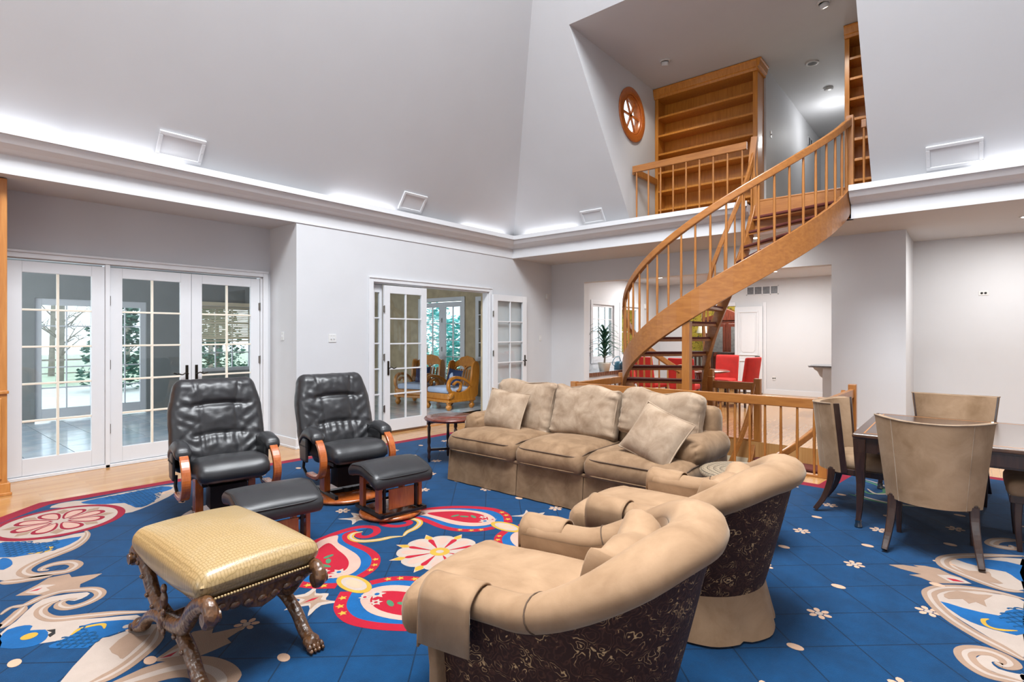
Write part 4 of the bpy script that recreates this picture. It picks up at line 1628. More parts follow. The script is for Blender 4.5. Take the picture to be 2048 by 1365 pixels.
def pillow(name, label, M, hx, hz, t, mat, seed, group=None):
    """cushion standing in local xz, thickness along y"""
    r = thing(name, label, 'pillow', (0, 0, 0), 0, group)
    r.matrix_world = M
    m = MB()
    n = 18

    def surf(sg):
        def f(u, v):
            a, b = 2 * u - 1, 2 * v - 1
            x = a * hx * (1 - .07 * (1 - b * b))
            z = b * hz * (1 - .07 * (1 - a * a))
            th = t * (max(0, 1 - abs(a) ** 3) ** .6) * (max(0, 1 - abs(b) ** 3) ** .6)
            wv = noise.noise(Vector((x * 6, z * 6, seed))) * .018 + .007 * math.sin(10 * a + 8 * b + seed) * abs(a * b)
            return (x, sg * th + wv * (1 - a ** 4) * (1 - b ** 4), z)
        return f
    m.grid(surf(-1), n, n).grid(surf(1), n, n)
    m.build('cover', mat, r)
    e = []
    for k in range(64):
        q = k / 64 * 4
        i, f = int(q), q - int(q)
        a, b = [(-1 + 2 * f, -1), (1, -1 + 2 * f), (1 - 2 * f, 1), (-1, 1 - 2 * f)][i]
        e.append((a * hx * (1 - .07 * (1 - b * b)), 0, b * hz * (1 - .07 * (1 - a * a))))
    MB().tube(e, .007, 6, closed=True, up=(0, 1, 0)).build('piping', mat, r)
    return r


pillow('throw_pillow', 'square tan throw pillow leaning at the left end of the sofa', T(-3.80, 4.42, .735, rx=-24, ry=5, rz=6), .25, .225, .085, 'cushionvelvet', 3, 'throw pillows on the sofa')
pillow('throw_pillow', 'tan throw pillow tilted on its corner at the right end of the sofa', T(-1.97, 4.20, .715, rx=-32, ry=17, rz=-14), .25, .23, .085, 'cushionvelvet', 8, 'throw pillows on the sofa')


# ---- swivel tub chairs
def tub_chair(label, loc, rz, seed):
    r = thing('tub_chair', label, 'armchair', loc, rz, 'tan swivel tub chairs')
    Rr, Lx, X0 = .375, .40, -.025

    def plan(s, rad=Rr, lx=Lx):
        """s in -1..1 round the horseshoe from right arm front to left arm front"""
        La = lx - X0
        tot = 2 * La + PI * rad
        d = (s + 1) / 2 * tot
        if d < La:
            return Vector((lx - d, -rad, 0)), Vector((0, -1, 0))
        d -= La
        if d < PI * rad:
            a = -PI / 2 - d / rad
            return Vector((X0 + rad * math.cos(a), rad * math.sin(a), 0)), Vector((math.cos(a), math.sin(a), 0))
        d -= PI * rad
        return Vector((X0 + d, rad, 0)), Vector((0, 1, 0))

    def rimz(s):
        return .575 + .245 * sstep(.70, .12, abs(s))
    ns = 56
    # outer shell
    m = MB()

    def outer(u, v):
        s = -1 + 2 * u
        p, nrm = plan(s)
        z0, z1 = .20, rimz(s) - .03
        z = z0 + (z1 - z0) * v
        k = (z - .2) / .6
        back = sstep(.75, .3, abs(s))
        off = -.045 + .055 * k ** .8 + .095 * back * k
        return p + nrm * (off + .02) + Vector((0, 0, z))
    m.grid(outer, ns, 10)
    m.build('outer_shell', 'paisley', r)
    # inner back
    m = MB()

    def inner(u, v):
        s = -1 + 2 * u
        p, nrm = plan(s)
        z = .36 + (rimz(s) - .36) * v
        back = sstep(.75, .3, abs(s))
        return p + nrm * (-.085 + .10 * back * (z - .36)) + Vector((0, 0, z))
    m.grid(inner, ns, 8)
    m.build('inner_back', 'tubvelvet', r)
    # rolled rim
    path, up, sc = [], [], []
    for i in range(ns + 1):
        s = -1 + 2 * i / ns
        p, nrm = plan(s)
        back = sstep(.75, .25, abs(s))
        path.append(p + nrm * (-.01 + .080 * back) + Vector((0, 0, rimz(s))))
        e = 1 if abs(s) < .985 else .8
        sc.append(((.072 + .035 * back) * e, (.058 + .012 * back) * e))
    n = 14
    prof = [(math.cos(2 * PI * i / n), math.sin(2 * PI * i / n)) for i in range(n)]
    MB().sweep(path, prof, (0, 0, 1), sm=True, scale=sc).build('rolled_rim', 'tubvelvet', r)
    for s0_ in (-.60, .60, -.97, .97):
        i = int((s0_ + 1) / 2 * ns)
        a_, b_ = path[i], path[i + 1]
        t_ = (b_ - a_).normalized()
        sd_ = t_.cross(Vector((0, 0, 1))).normalized()
        u_ = sd_.cross(t_)
        MB().tube([a_ + sd_ * math.cos(q * PI / 10) * (sc[i][0] + .001) + u_ * math.sin(q * PI / 10) * (sc[i][1] + .001) for q in range(20)], .003, 5, closed=True, up=tuple(t_)).build('seam', 'sofapipe', r)
    # arm fronts
    for sy in (-1, 1):
        MB().soft((.022, .055, .19), .02, (3, 6, 8), 0, 0, 0, lambda p, u, v, w_: Vector((p.x, p.y * (1 - .2 * (w_ < 0)), p.z)), T(.395, sy * .368, .38)).build('arm_front', 'tubvelvet', r)
    # seat
    MB().soft((.29, .315, .09), .04, (8, 8, 3), 0, 0, 0, None, T(.20, 0, .27)).build('seat_base', 'tubvelvet', r)

    def cf(p, u, v, w_):
        k = sstep(.1, -1, u)
        p.y *= 1 - .22 * k ** 2
        p.y *= 1 + .16 * sstep(.72, .98, u)
        if u > 0:
            p.x += .07 * (1 - v * v) * u
        return p
    s_ = MB()
    s_.soft((.44, .325, .095), .08, (22, 18, 6), .035, .004, seed, cf, T(.17, 0, .425))
    cu = s_.build('seat_cushion', 'tubvelvet', r)
    e = []
    for k in range(60):
        a = 2 * PI * k / 60
        c_, sn = math.cos(a), math.sin(a)
        u = math.copysign(abs(c_) ** .3, c_)
        v = math.copysign(abs(sn) ** .3, sn)
        e.append(T(.17, 0, .425) @ cf(Vector((u * .432, v * .317, .055)), u, v, 0))
    MB().tube(e, .006, 6, closed=True, up=(0, 0, 1)).build('piping', 'tubvelvet', cu)
    # flared skirt with kick pleats, closed all round
    loop = []
    for i in range(60):
        s = -1 + 2 * i / 59
        loop.append(plan(s, .345, .36))
    fr = [(Vector((.36 + .10 * math.sin(PI * k / 12) ** .5, .345 - .69 * k / 12, 0)), Vector((1, 0, 0))) for k in range(1, 12)]
    loop += fr

    def sk(u, v):
        i = int(round(u * len(loop))) % len(loop)
        p, nrm = loop[i]
        pl = .022 * abs((i % 9) / 9 - .5) * 2 + (.016 if i % 9 == 0 else 0) - .012
        return p + nrm * (.012 + .055 * (1 - v) - pl * (1 - v)) + Vector((0, 0, .008 + .215 * v))
    m = MB()
    m.grid(sk, len(loop), 4, cu=True)
    m.build('skirt', 'tubvelvet', r)
    MB().lathe([(0, .0), (.22, .0), (.22, .03), (0, .03)], 24).build('swivel_base', 'walnut', r)
    # loose back cushion
    s_ = MB()
    s_.soft((.075, .26, .17), .06, (5, 16, 14), 0, .012, seed + 3, lambda p, u, v, w_: Vector((p.x + .06 * v * v + .03 * (1 - v * v) * (1 - w_ * w_) * (u > 0), p.y, p.z + .012 * math.sin(7 * v))), T(-.22, 0, .62, ry=-16), ws=6)
    s_.build('back_cushion', 'tubvelvet', r)
    # arm covers draped over the arm ends
    for sy in (-1, 1):
        m = MB()

        def cov(u, v, g=0.0, sy=sy):
            x = .415 - .22 * u
            t = (v - .5) * 2            # -1 inner hem .. 1 outer hem
            rr_y, rr_z = .082 + g, .068 + g
            a = t * 1.75
            if abs(a) < PI / 2:
                y = rr_y * math.sin(a)
                z = rr_z * math.cos(a)
            else:
                y = math.copysign(rr_y, a) * (1 + .06 * (abs(a) - PI / 2))
                z = -(abs(a) - PI / 2) * (.85 if a > 0 else .3)
            wv = .006 * math.sin(x * 50 + t * 4)
            return (x, sy * (.385 + y + wv * .4), .577 + z + wv * .3)
        m.grid(cov, 10, 22)
        # front flap
        m.grid(lambda u, v: (.4155 + .008 * v * math.sin(u * 9), sy * (.385 - .083 + .166 * u), .577 + .069 * math.sqrt(max(0, 1 - (2 * u - 1) ** 2)) * (1 - v) - .17 * v), 14, 6)
        ac = m.build('arm_cover', 'tubvelvet', r)
        sm_ = ac.modifiers.new('cloth', 'SOLIDIFY')
        sm_.thickness = .008
        sm_.offset = 0
    return r


tub_chair('tan tub chair with brown paisley back nearest the camera', (-1.205, 1.83, .012), 191, 2)
tub_chair('tan tub chair with brown paisley back between near chair and sofa', (-1.205, 3.03, .012), 181, 6)


# ---- games table and its chairs
def meander():
    m, nt, b = newmat('meander')
    v = coords(nt)
    w_ = N(nt, 'ShaderNodeTexWave', wave_type='RINGS', rings_direction='Z', wave_profile='SAW')
    w_.inputs['Scale'].default_value = 7
    w_.inputs['Distortion'].default_value = 0
    nt.links.new(v, w_.inputs['Vector'])
    ck = N(nt, 'ShaderNodeTexChecker')
    ck.inputs['Scale'].default_value = 46
    nt.links.new(v, ck.inputs['Vector'])
    mx = N(nt, 'ShaderNodeMix', data_type='RGBA', blend_type='MULTIPLY')
    mx.inputs[0].default_value = 0.5
    nt.links.new(ramp(nt, w_.outputs['Fac'], [(0.35, lin('#8d7c66')), (0.45, lin('#3a322a')), (0.55, lin('#9b8a72'))]), mx.inputs[6])
    nt.links.new(ck.outputs['Color'], mx.inputs[7])
    nt.links.new(mx.outputs[2], b.inputs['Base Color'])
    b.inputs['Roughness'].default_value = 0.5


meander()
r = thing('drum_table', 'low round table with patterned top between sofa arm and tub chair', 'side table', (-1.27, 4.16, .012))
MB().lathe([(0, .54), (.285, .54), (.30, .53), (.30, .50), (.285, .49), (0, .49)], 36).build('top', 'meander', r)
MB().lathe([(.10, .49), (.08, .3), (.12, .06), (.20, .03), (.20, 0), (0, 0)], 24).build('pedestal', 'walnut', r)

gt = thing('games_table', 'square dark wood games table with inlaid top and apron drawers', 'table', (-.06, 5.83, .012))
hx_, hy_ = .65, .75
MB().box(-hx_, hx_, -hy_, hy_, .715, .75).build('top', 'tablewood', gt, .012, 3)
for a, b, c, d in ((-hx_ + .07, hx_ - .07, -hy_ + .07, -hy_ + .08), (-hx_ + .07, hx_ - .07, hy_ - .08, hy_ - .07), (-hx_ + .07, -hx_ + .08, -hy_ + .08, hy_ - .08), (hx_ - .08, hx_ - .07, -hy_ + .08, hy_ - .08)):
    MB().box(a, b, c, d, .749, .7512).build('inlay', 'cabinetoak', gt)
MB().box(-hx_ + .03, hx_ - .03, -hy_ + .03, -hy_ + .05, .60, .715).box(-hx_ + .03, hx_ - .03, hy_ - .05, hy_ - .03, .60, .715).box(-hx_ + .03, -hx_ + .05, -hy_ + .05, hy_ - .05, .60, .715).box(hx_ - .05, hx_ - .03, -hy_ + .05, hy_ - .05, .60, .715).build('apron', 'walnut', gt)
for x in (-.28, .28):
    MB().box(x - .2, x + .2, -hy_ + .022, -hy_ + .032, .612, .70).build('drawer_front', 'walnut', gt, .004)
for sx in (-1, 1):
    for sy in (-1, 1):
        x, y = sx * (hx_ - .05), sy * (hy_ - .05)
        pth = [(x, y, .71), (x, y, .60), (x - sx * .004, y - sy * .004, .35), (x + sx * .004, y + sy * .004, .12), (x + sx * .01, y + sy * .01, .05)]
        L = MB().sweep(pth, [(-.5, -.5), (.5, -.5), (.5, .5), (-.5, .5)], (0, 1, 0), scale=[.085, .08, .056, .04, .036]).build('leg', 'walnut', gt, .006)
        MB().lathe([(.024, .055), (.022, .03), (.028, .006), (.028, 0), (0, 0)], 12, (x + sx * .01, y + sy * .01, 0)).build('caster_cap', 'chrome', L)


def dining_chair(label, loc, rz):
    r = thing('games_chair', label, 'chair', loc, rz, 'tan velvet chairs around the games table')
    s = MB()
    s.soft((.245, .265, .06), .05, (14, 14, 5), .025, .002, 1, lambda p, u, v, w_: Vector((p.x, p.y * (.93 + .12 * u), p.z)), T(.045, 0, .445))
    s.build('seat', 'chairvelvet', r)
    MB().box(-.22, .27, -.245, .245, .34, .395).build('seat_frame', 'walnut', r, .006)

    def bk(u, v, off):
        t = 2 * u - 1
        z = .36 + .575 * v
        wv = .27 + .065 * v
        y = t * wv
        x = -.335 - .05 * v + .19 * abs(t) ** 2.4 + off
        zz = z + .018 * (t * t) * v
        return (x + (-.0 if off else 0), y * (1 - (.05 if off > 0 else 0)), zz)
    m = MB()
    nu, nv = 26, 10
    m.grid(lambda u, v: bk(u, v, 0), nu, nv).grid(lambda u, v: bk(u, v, .055), nu, nv)
    for e in (0, 1):
        m.grid(lambda u, v: bk(u, e, .055 * v), nu, 2)
        m.grid(lambda u, v: bk(e, u, .055 * v), nv, 2)
    m.build('backrest', 'chairvelvet', r)
    for e in (0, 1):
        P = [Vector(bk(e, k / 8, .03)) for k in range(9)]
        MB().sweep(P, [(-.006, -.032), (.006, -.032), (.006, .032), (-.006, .032)], (0, 1, 0) if False else (1, .0, 0)).build('edge_trim', 'walnut', r)
    MB().tube([bk(k / 24, 1, .0) for k in range(25)], .006, 6, up=(0, 0, 1)).build('piping', 'cushionvelvet', r)
    for e in (.16, .84):
        MB().tube([bk(e, k / 8, -.001) for k in range(9)], .003, 5, up=(1, 0, 0)).build('seam', 'cushionvelvet', r)
    for sy in (-1, 1):
        MB().sweep(spline([(.22, sy * .215, .36), (.225, sy * .22, .2), (.215, sy * .22, 0)], 5), [(-.5, -.5), (.5, -.5), (.5, .5), (-.5, .5)], (0, 1, 0), scale=[.05 - .002 * k for k in range(11)]).build('leg', 'walnut', r, .006)
        MB().sweep(spline([(-.20, sy * .225, .38), (-.215, sy * .23, .26), (-.26, sy * .245, .12), (-.325, sy * .262, .012)], 5), [(-.5, -.5), (.5, -.5), (.5, .5), (-.5, .5)], (0, 1, 0), scale=[.058 - .0014 * k for k in range(16)]).build('leg', 'walnut', r, .006)
    return r


dc = dining_chair('tan velvet chair with its back to the camera at the near table side', (-.19, 4.98, .012), 90)
again(dc, (-.70, 5.63, .012), 0, 'tan velvet chair at the left side of the games table by the railing')
again(dc, (-.10, 6.66, .012), -90, 'tan velvet chair on the far side of the games table facing the camera')
again(dc, (.50, 5.5, .012), 180, 'tan velvet chair pushed under the right side of the games table')

# ---- round leather-topped side table
r = thing('round_side_table', 'round mahogany table with leather top between recliner and sofa', 'side table', (-4.83, 4.62, .012))
MB().lathe([(0, .545), (.30, .545), (.325, .54), (.335, .525), (.325, .51), (.30, .50), (0, .50)], 40).build('top', 'mahogany', r)
MB().lathe([(0, .5462), (.25, .5462), (.25, .545)], 36).build('leather_inset', 'mahogany', r)
MB().lathe([(.245, .545), (.245, .5475), (.255, .5475), (.255, .545)], 36).build('gilt_line', 'carved', r)
for k in range(4):
    a = R(-124 + 90 * k)
    x, y = .275 * math.cos(a), .275 * math.sin(a)
    MB().lathe([(.02, .50), (.022, .46), (.014, .44), (.022, .42), (.016, .34), (.022, .24), (.015, .20), (.022, .17), (.022, .13), (.014, .10), (.02, .06), (.010, 0), (0, 0)], 12, (x, y, 0)).build('leg', 'walnut', r)
for k in range(2):
    a = R(-124 + 90 * k)
    x, y = .275 * math.cos(a), .275 * math.sin(a)
    MB().bar((-x, -y, .15), (x, y, .15), .022, .03).build('stretcher', 'walnut', r)

# ---- carved x-frame stool
cs = thing('carved_stool', 'carved wood x-frame stool with gold crocodile leather seat', 'stool', (-2.88, 1.17, .012))


def cush(p, u, v, w_):
    # saddle: long edges rise towards the ends
    k = (1 - abs(u) ** 2.2)
    if w_ < 0:
        p.z -= .030 * k
        p.z += .02 * abs(u) ** 4
    p.z += .006 * (1 - v * v)
    return p


s = MB()
s.soft((.455, .285, .066), .064, (32, 24, 9), .045, .0, 1, cush, T(0, 0, .470))
seat = s.build('seat_cushion', 'croc', cs)
nb = MB()
nb.ball((0, 0, 0), .0065, 6)
n0 = None
for k in range(40):
    for sx in (1,):
        loc = (sx * .452, -.255 + .51 * k / 39, .425 + .0 * k)
        if n0 is None:
            n0 = nb.build('nail_head', 'croc', seat)
            n0.location = loc
        else:
            mesh_obj('nail_head', n0.data, None, seat).location = loc
MB().box(-.43, .43, -.265, .265, .395, .42).build('seat_frame', 'carved', cs, .006)
for sy in (-1, 1):
    y = sy * .245
    for sx in (-1, 1):
        # S-curved leg from a scroll at one end down through the crossing to the opposite paw
        P = spline([(-sx * .475, .335), (-sx * .505, .375), (-sx * .47, .415), (-sx * .40, .40), (-sx * .31, .34), (-sx * .20, .24), (-sx * .03, .20), (sx * .12, .185), (sx * .25, .13), (sx * .33, .06), (sx * .40, .03)], 6)
        P = [(p.x, y + sx * .006, p.y) for p in [Vector((q[0], q[1], 0)) for q in P]]
        w_ = []
        for i in range(len(P)):
            t = i / (len(P) - 1)
            w_.append((.020 + .022 * math.sin(PI * min(1, t * 1.1)) + (.008 if t > .85 else 0), .030))
        pr = [(math.cos(2 * PI * i / 10), math.sin(2 * PI * i / 10)) for i in range(10)]
        L = MB().sweep(P, pr, (0, 1, 0), sm=True, scale=w_).build('leg', 'carved', cs)
        MB().tube([(-sx * .478, y - .034, .365), (-sx * .478, y + .034, .365)], .028, 12, up=(0, 0, 1)).build('scroll', 'carved', L)
        pw = MB()
        fx = sx * .41
        pw.ball((fx, y, .035), .042, 10, sc=(1.1, .95, .85))
        for q in range(4):
            pw.ball((fx + sx * .036, y - .030 + .02 * q, .022), .017, 8, sc=(1.3, .75, 1.2))
            pw.ball((fx + sx * .052, y - .030 + .02 * q, .012), .012, 8, sc=(1.2, .8, 1))
        pw.build('paw', 'carved', L)
        for q in range(9):
            i = int(len(P) * (.30 + .06 * q))
            p = P[min(i, len(P) - 1)]
            MB().ball((p[0], y + sy * .026, p[2]), .014, 6, sc=(1.2, .7, .8)).build('carving', 'carved', L)
    # crossing boss and acanthus crest
    ro = MB()
    ro.ball((0, y + sy * .03, .205), .038, 10, sc=(1, .5, 1.2))
    for q in range(6):
        a = q * PI / 3
        ro.ball((.045 * math.cos(a), y + sy * .03, .205 + .05 * math.sin(a)), .016, 6, sc=(1, .6, 1.3))
    ro.ball((0, y + sy * .02, .29), .03, 8, sc=(.7, .6, 1.8)).ball((0, y + sy * .02, .35), .02, 8, sc=(.9, .7, 1.2))
    ro.build('rosette', 'carved', cs)
for sx in (-1, 1):
    ap = MB()
    pts = [(-.22, .40), (.22, .40), (.22, .36), (.15, .335), (.11, .35), (.06, .315), (0, .295), (-.06, .315), (-.11, .35), (-.15, .335), (-.22, .36)]
    ap.prism(pts, sx * .40 - .014, sx * .40 + .014, plane='yz')
    a_ = ap.build('apron', 'carved', cs, .006)
    for q in range(7):
        yy = -.18 + .06 * q
        MB().ball((sx * .415, yy, .368 - .03 * math.cos(yy * 8)), .02, 7, sc=(.5, 1.3, .8)).build('carving', 'carved', a_)
MB().tube([(0, -.245, .205), (0, 0, .20), (0, .245, .205)], [.024, .032, .024], 12, up=(0, 0, 1)).build('stretcher', 'carved', cs)


# ---- sunroom armchairs
def ranch_chair(label, loc, rz):
    r = thing('wooden_armchair', label, 'armchair', loc, rz, 'carved pine armchairs in the sunroom')
    # faces +x
    MB().box(-.36, .40, -.40, .40, .16, .215).build('base_rail', 'pine', r, .012)
    MB().box(-.34, .37, -.36, .36, .215, .34).build('seat_box', 'pine', r, .02)
    for sx in (-1, 1):
        for sy in (-1, 1):
            MB().lathe([(.05, .16), (.06, .14), (.035, .12), (.06, .09), (.065, .06), (.045, .02), (.03, 0), (0, 0)], 14, (.02 + sx * .32, sy * .33, 0)).build('foot', 'pine', r)
    for sy in (-1, 1):
        y = sy * .37
        side = [(-.36, .22), (.30, .22), (.36, .30), (.30, .40), (.10, .36), (-.10, .40), (-.22, .52), (-.27, .86), (-.34, .98), (-.44, .96), (-.48, .80), (-.44, .45)]
        MB().prism([(p.x, p.y) for p in spline([(a, b, 0) for a, b in side], 3, True)], y - .025, y + .025, plane='xz').build('side_panel', 'pine', r, .008)
        arm = spline([(.30, .36), (.38, .46), (.36, .60), (.22, .67), (.02, .64), (-.14, .56), (-.26, .46)], 6)
        MB().sweep([(p.x, y, p.y) for p in arm], [(-.03, -.035), (.03, -.035), (.03, .035), (-.03, .035)], (0, 1, 0)).build('arm', 'pine', r, .012)
        loop = spline([(.14, .38), (.06, .44), (.06, .54), (.16, .58), (.26, .52)], 5)
        MB().sweep([(p.x, y, p.y) for p in loop], [(-.02, -.03), (.02, -.03), (.02, .03), (-.02, .03)], (0, 1, 0)).build('arm_scroll', 'pine', r, .008)
        MB().lathe([(0, -.045), (.05, -.045), (.06, -.03), (.06, .03), (.05, .045), (0, .045)], 18, M=T(.31, y, .31, rx=90)).build('rosette', 'pine', r)
    M_ = T(-.33, 0, .36, ry=-14)
    top = [(-.34, .52), (.34, .52), (.35, .60), (.26, .64), (.18, .71), (0, .75), (-.18, .71), (-.26, .64), (-.35, .60)]
    MB().prism(top, -.025, .025, plane='yz', M=M_).build('crest_rail', 'pine', r, .008)
    MB().box(-.025, .025, -.34, .34, 0, .07, M=M_).build('back_rail', 'pine', r, .006)
    for q in range(8):
        yy = -.29 + q * .083
        MB().box(-.012, .012, yy - .02, yy + .02, .06, .45, M=M_).build('back_slat', 'pine', r, .004)
    arch = MB()
    for c in (-.17, .17):
        arch.sweep([(0, c + .17 * math.cos(PI * k / 10), .44 + .10 * math.sin(PI * k / 10)) for k in range(11)], [(-.018, -.02), (.018, -.02), (.018, .02), (-.018, .02)], (1, 0, 0), M=M_)
    arch.build('arched_rail', 'pine', r)
    MB().soft((.33, .34, .06), .045, (12, 12, 4), .02, .004, 3, None, T(.04, 0, .40)).build('seat_cushion', 'bluecushion', r)
    return r


rc = ranch_chair('pine armchair with pale blue seat seen whole through the open doors', (-8.42, 8.02, 0), -92)
again(rc, (-9.55, 8.12, 0), -75, 'pine armchair partly hidden by the left open door leaf')
bp = pillow('blue_pillow', 'navy pillow with pale print on the nearer pine armchair', T(-8.40, 8.10, .62, rx=-14, ry=6), .2, .19, .07, 'navy', 2, 'navy pillows in the sunroom')
pillow('blue_pillow', 'navy pillow on the partly hidden pine armchair', T(-9.50, 8.18, .62, rx=-14, ry=-4, rz=12), .2, .19, .07, 'navy', 5, 'navy pillows in the sunroom')
MB().prism([(p.x, p.y) for p in spline([(-.02, -.11, 0), (.03, -.10, 0), (.06, -.02, 0), (.03, .06, 0), (-.01, .11, 0), (-.06, .05, 0), (-.05, -.03, 0), (-.07, -.09, 0)], 3, True)], -.086, -.05, plane='xz').build('printed_motif', 'bluecushion', bp)

# ================================================================ rug (outlines in metres, rug coordinates)
RED_A=[(-0.056,0.767),(-0.191,0.885),(-0.354,0.922),(-0.512,0.864),(-0.68,0.733),(-0.795,0.571),(-0.851,0.397),(-0.874,0.235),(-0.856,0.118),(-0.787,0.053),(-0.721,0.052),(-0.654,0.094),(-0.624,0.163),(-0.641,0.214),(-0.695,0.228),(-0.746,0.198)]
RED_B=[(-0.799,0.183),(-0.781,0.276),(-0.673,0.332),(-0.54,0.338),(-0.397,0.332),(-0.266,0.358),(-0.165,0.421),(-0.099,0.501),(-0.062,0.604)]
TEAR_O=[(-0.822,0.334),(-0.82,0.474),(-0.716,0.61),(-0.554,0.745),(-0.385,0.807),(-0.238,0.781),(-0.157,0.715),(-0.138,0.627),(-0.182,0.537),(-0.277,0.465),(-0.394,0.427),(-0.55,0.416),(-0.693,0.403)]
TEAR_I=[(-0.725,0.457),(-0.669,0.571),(-0.548,0.693),(-0.409,0.751),(-0.29,0.746),(-0.224,0.697),(-0.218,0.616),(-0.298,0.542),(-0.413,0.499),(-0.555,0.477)]
GOLD=[(-0.748,0.157),(-0.767,0.227),(-0.716,0.283),(-0.633,0.295),(-0.567,0.258),(-0.511,0.17),(-0.486,0.075),(-0.436,0.001)]
L_W1=[(-3.3,-1.736),(-3.403,-1.663),(-3.398,-1.548),(-3.352,-1.463),(-3.388,-1.216),(-3.391,-1.01),(-3.347,-0.742),(-3.023,-0.831),(-2.841,-0.988),(-2.733,-1.113),(-2.631,-1.267),(-2.679,-1.356),(-2.849,-1.34),(-3.031,-1.425),(-3.165,-1.564)]
L_B1=[(-3.3,-1.517),(-3.338,-1.371),(-3.334,-1.177),(-3.36,-1.017),(-3.367,-0.854),(-3.232,-0.79),(-3.138,-0.88),(-3.122,-0.979),(-2.922,-1.01),(-2.749,-1.128),(-2.752,-1.213),(-2.984,-1.248),(-3.065,-1.373),(-3.182,-1.472)]
L_W2=[(-2.636,-2.104),(-2.431,-1.953),(-2.331,-1.792),(-2.322,-1.635),(-2.056,-1.714),(-1.972,-1.838),(-1.872,-1.976),(-1.728,-2.052),(-1.608,-2.027),(-1.567,-1.952),(-1.544,-2.003),(-1.674,-2.168)]
L_B2=[(-2.502,-2.113),(-2.461,-2.048),(-2.356,-1.961),(-2.284,-1.926),(-2.261,-1.823),(-2.232,-1.676),(-2.094,-1.766),(-2.047,-1.863),(-2.063,-1.982),(-2.15,-2.136)]
L_B2H=[(-2.107,-2.139),(-2.104,-2.108),(-2.037,-2.088),(-1.936,-2.089),(-1.881,-2.118),(-1.879,-2.154)]
L_S1=[(-2.356,-1.63),(-2.245,-1.636),(-2.111,-1.683),(-2.001,-1.758),(-1.936,-1.85),(-1.874,-1.95),(-1.804,-2.02),(-1.715,-2.053),(-1.614,-2.02),(-1.567,-1.94),(-1.532,-1.857),(-1.587,-1.804),(-1.65,-1.802),(-1.707,-1.833),(-1.734,-1.901),(-1.712,-1.955),(-1.671,-1.969),(-1.643,-1.937)]
L_S2=[(-1.634,-2.17),(-1.578,-2.106),(-1.548,-2.027),(-1.52,-1.933)]
L_P1=[(-1.325,-2.124),(-1.42,-2.016),(-1.492,-1.955),(-1.469,-1.856),(-1.396,-1.854),(-1.323,-1.71),(-1.278,-1.756),(-1.236,-1.834),(-1.181,-1.846),(-1.15,-1.904),(-1.208,-1.994)]
L_P1W=[(-1.336,-2.081),(-1.396,-2.001),(-1.335,-1.938),(-1.327,-1.986),(-1.268,-1.975),(-1.257,-2.033)]
L_P1R=[(-1.336,-2.065),(-1.343,-2.001),(-1.317,-2.027)]
L_W3=[(-0.837,-2.223),(-0.939,-2.153),(-1.115,-2.059),(-1.156,-1.977),(-1.074,-1.827),(-1.016,-1.836),(-0.994,-1.897),(-1.066,-1.955),(-1.033,-2.003),(-0.961,-2.049),(-0.876,-2.042),(-0.798,-2.005),(-0.65,-1.84),(-0.54,-1.693),(-0.473,-1.702),(-0.586,-1.824),(-0.621,-1.925),(-0.544,-1.982),(-0.537,-2.037),(-0.662,-2.235)]
L_S3=[(-1.091,-2.206),(-1.156,-2.156),(-1.137,-2.1),(-1.185,-2.024),(-1.2,-1.938),(-1.153,-1.862),(-1.09,-1.794),(-1.007,-1.775),(-0.944,-1.801),(-0.906,-1.865),(-0.914,-1.931),(-0.968,-1.962),(-1.021,-1.958),(-1.038,-1.925),(-1.015,-1.882)]
L_S4=[(-1.062,-1.961),(-1.048,-2.007),(-0.996,-2.045),(-0.91,-2.046),(-0.812,-2.003),(-0.727,-1.882),(-0.639,-1.758),(-0.529,-1.637)]
L_S5=[(-0.901,-2.219),(-0.956,-2.186),(-1.039,-2.139),(-1.118,-2.101)]
L_B3H=[(-0.774,-2.227),(-0.856,-2.193),(-0.85,-2.126),(-0.808,-2.099),(-0.763,-2.114),(-0.714,-2.058),(-0.626,-2.058),(-0.57,-2.091),(-0.572,-2.151),(-0.662,-2.235)]
L_B3=[(-0.518,-2.049),(-0.544,-1.982),(-0.621,-1.925),(-0.586,-1.824),(-0.473,-1.702),(-0.404,-1.723),(-0.404,-1.883),(-0.348,-1.943),(-0.482,-2.068)]
L_G3=[(-0.547,-1.977),(-0.588,-1.935),(-0.581,-1.879),(-0.553,-1.841),(-0.498,-1.847)]
L_G2=[(-2.097,-2.005),(-2.054,-1.93),(-2.067,-1.881),(-2.128,-1.867),(-2.155,-1.892)]
L_EYE=[(-0.691,-2.124)]
L_K3=[(-0.699,-2.055),(-0.681,-2.022),(-0.627,-2.029),(-0.604,-2.053),(-0.638,-2.057),(-0.654,-2.038)]
B_W4=[(-0.372,-1.905),(-0.387,-1.846),(-0.384,-1.706),(-0.337,-1.632),(-0.259,-1.617),(-0.142,-1.711),(0.005,-1.881),(0.015,-2.065),(-0.039,-2.115)]
B_S6=[(-0.314,-1.646),(-0.168,-1.705),(-0.057,-1.815),(-0.001,-1.912),(0.015,-2.018)]
B_T1=[(-0.259,-1.87),(-0.358,-1.765),(-0.285,-1.751),(-0.262,-1.697),(-0.178,-1.775),(-0.109,-1.845),(-0.16,-1.855)]
B_P2=[(0.016,-1.756),(-0.038,-1.664),(-0.127,-1.539),(-0.089,-1.454),(-0.039,-1.478),(0.017,-1.321),(0.069,-1.442),(0.121,-1.442),(0.131,-1.527),(0.135,-1.64)]
B_P2W=[(0.021,-1.733),(-0.015,-1.663),(-0.026,-1.593),(0.026,-1.585),(0.063,-1.648)]
B_P2R=[(0.016,-1.725),(0.011,-1.648),(0.035,-1.684)]
B_S7=[(0.101,-1.985),(0.12,-1.841),(0.148,-1.714),(0.213,-1.627),(0.325,-1.583),(0.426,-1.589),(0.467,-1.644)]
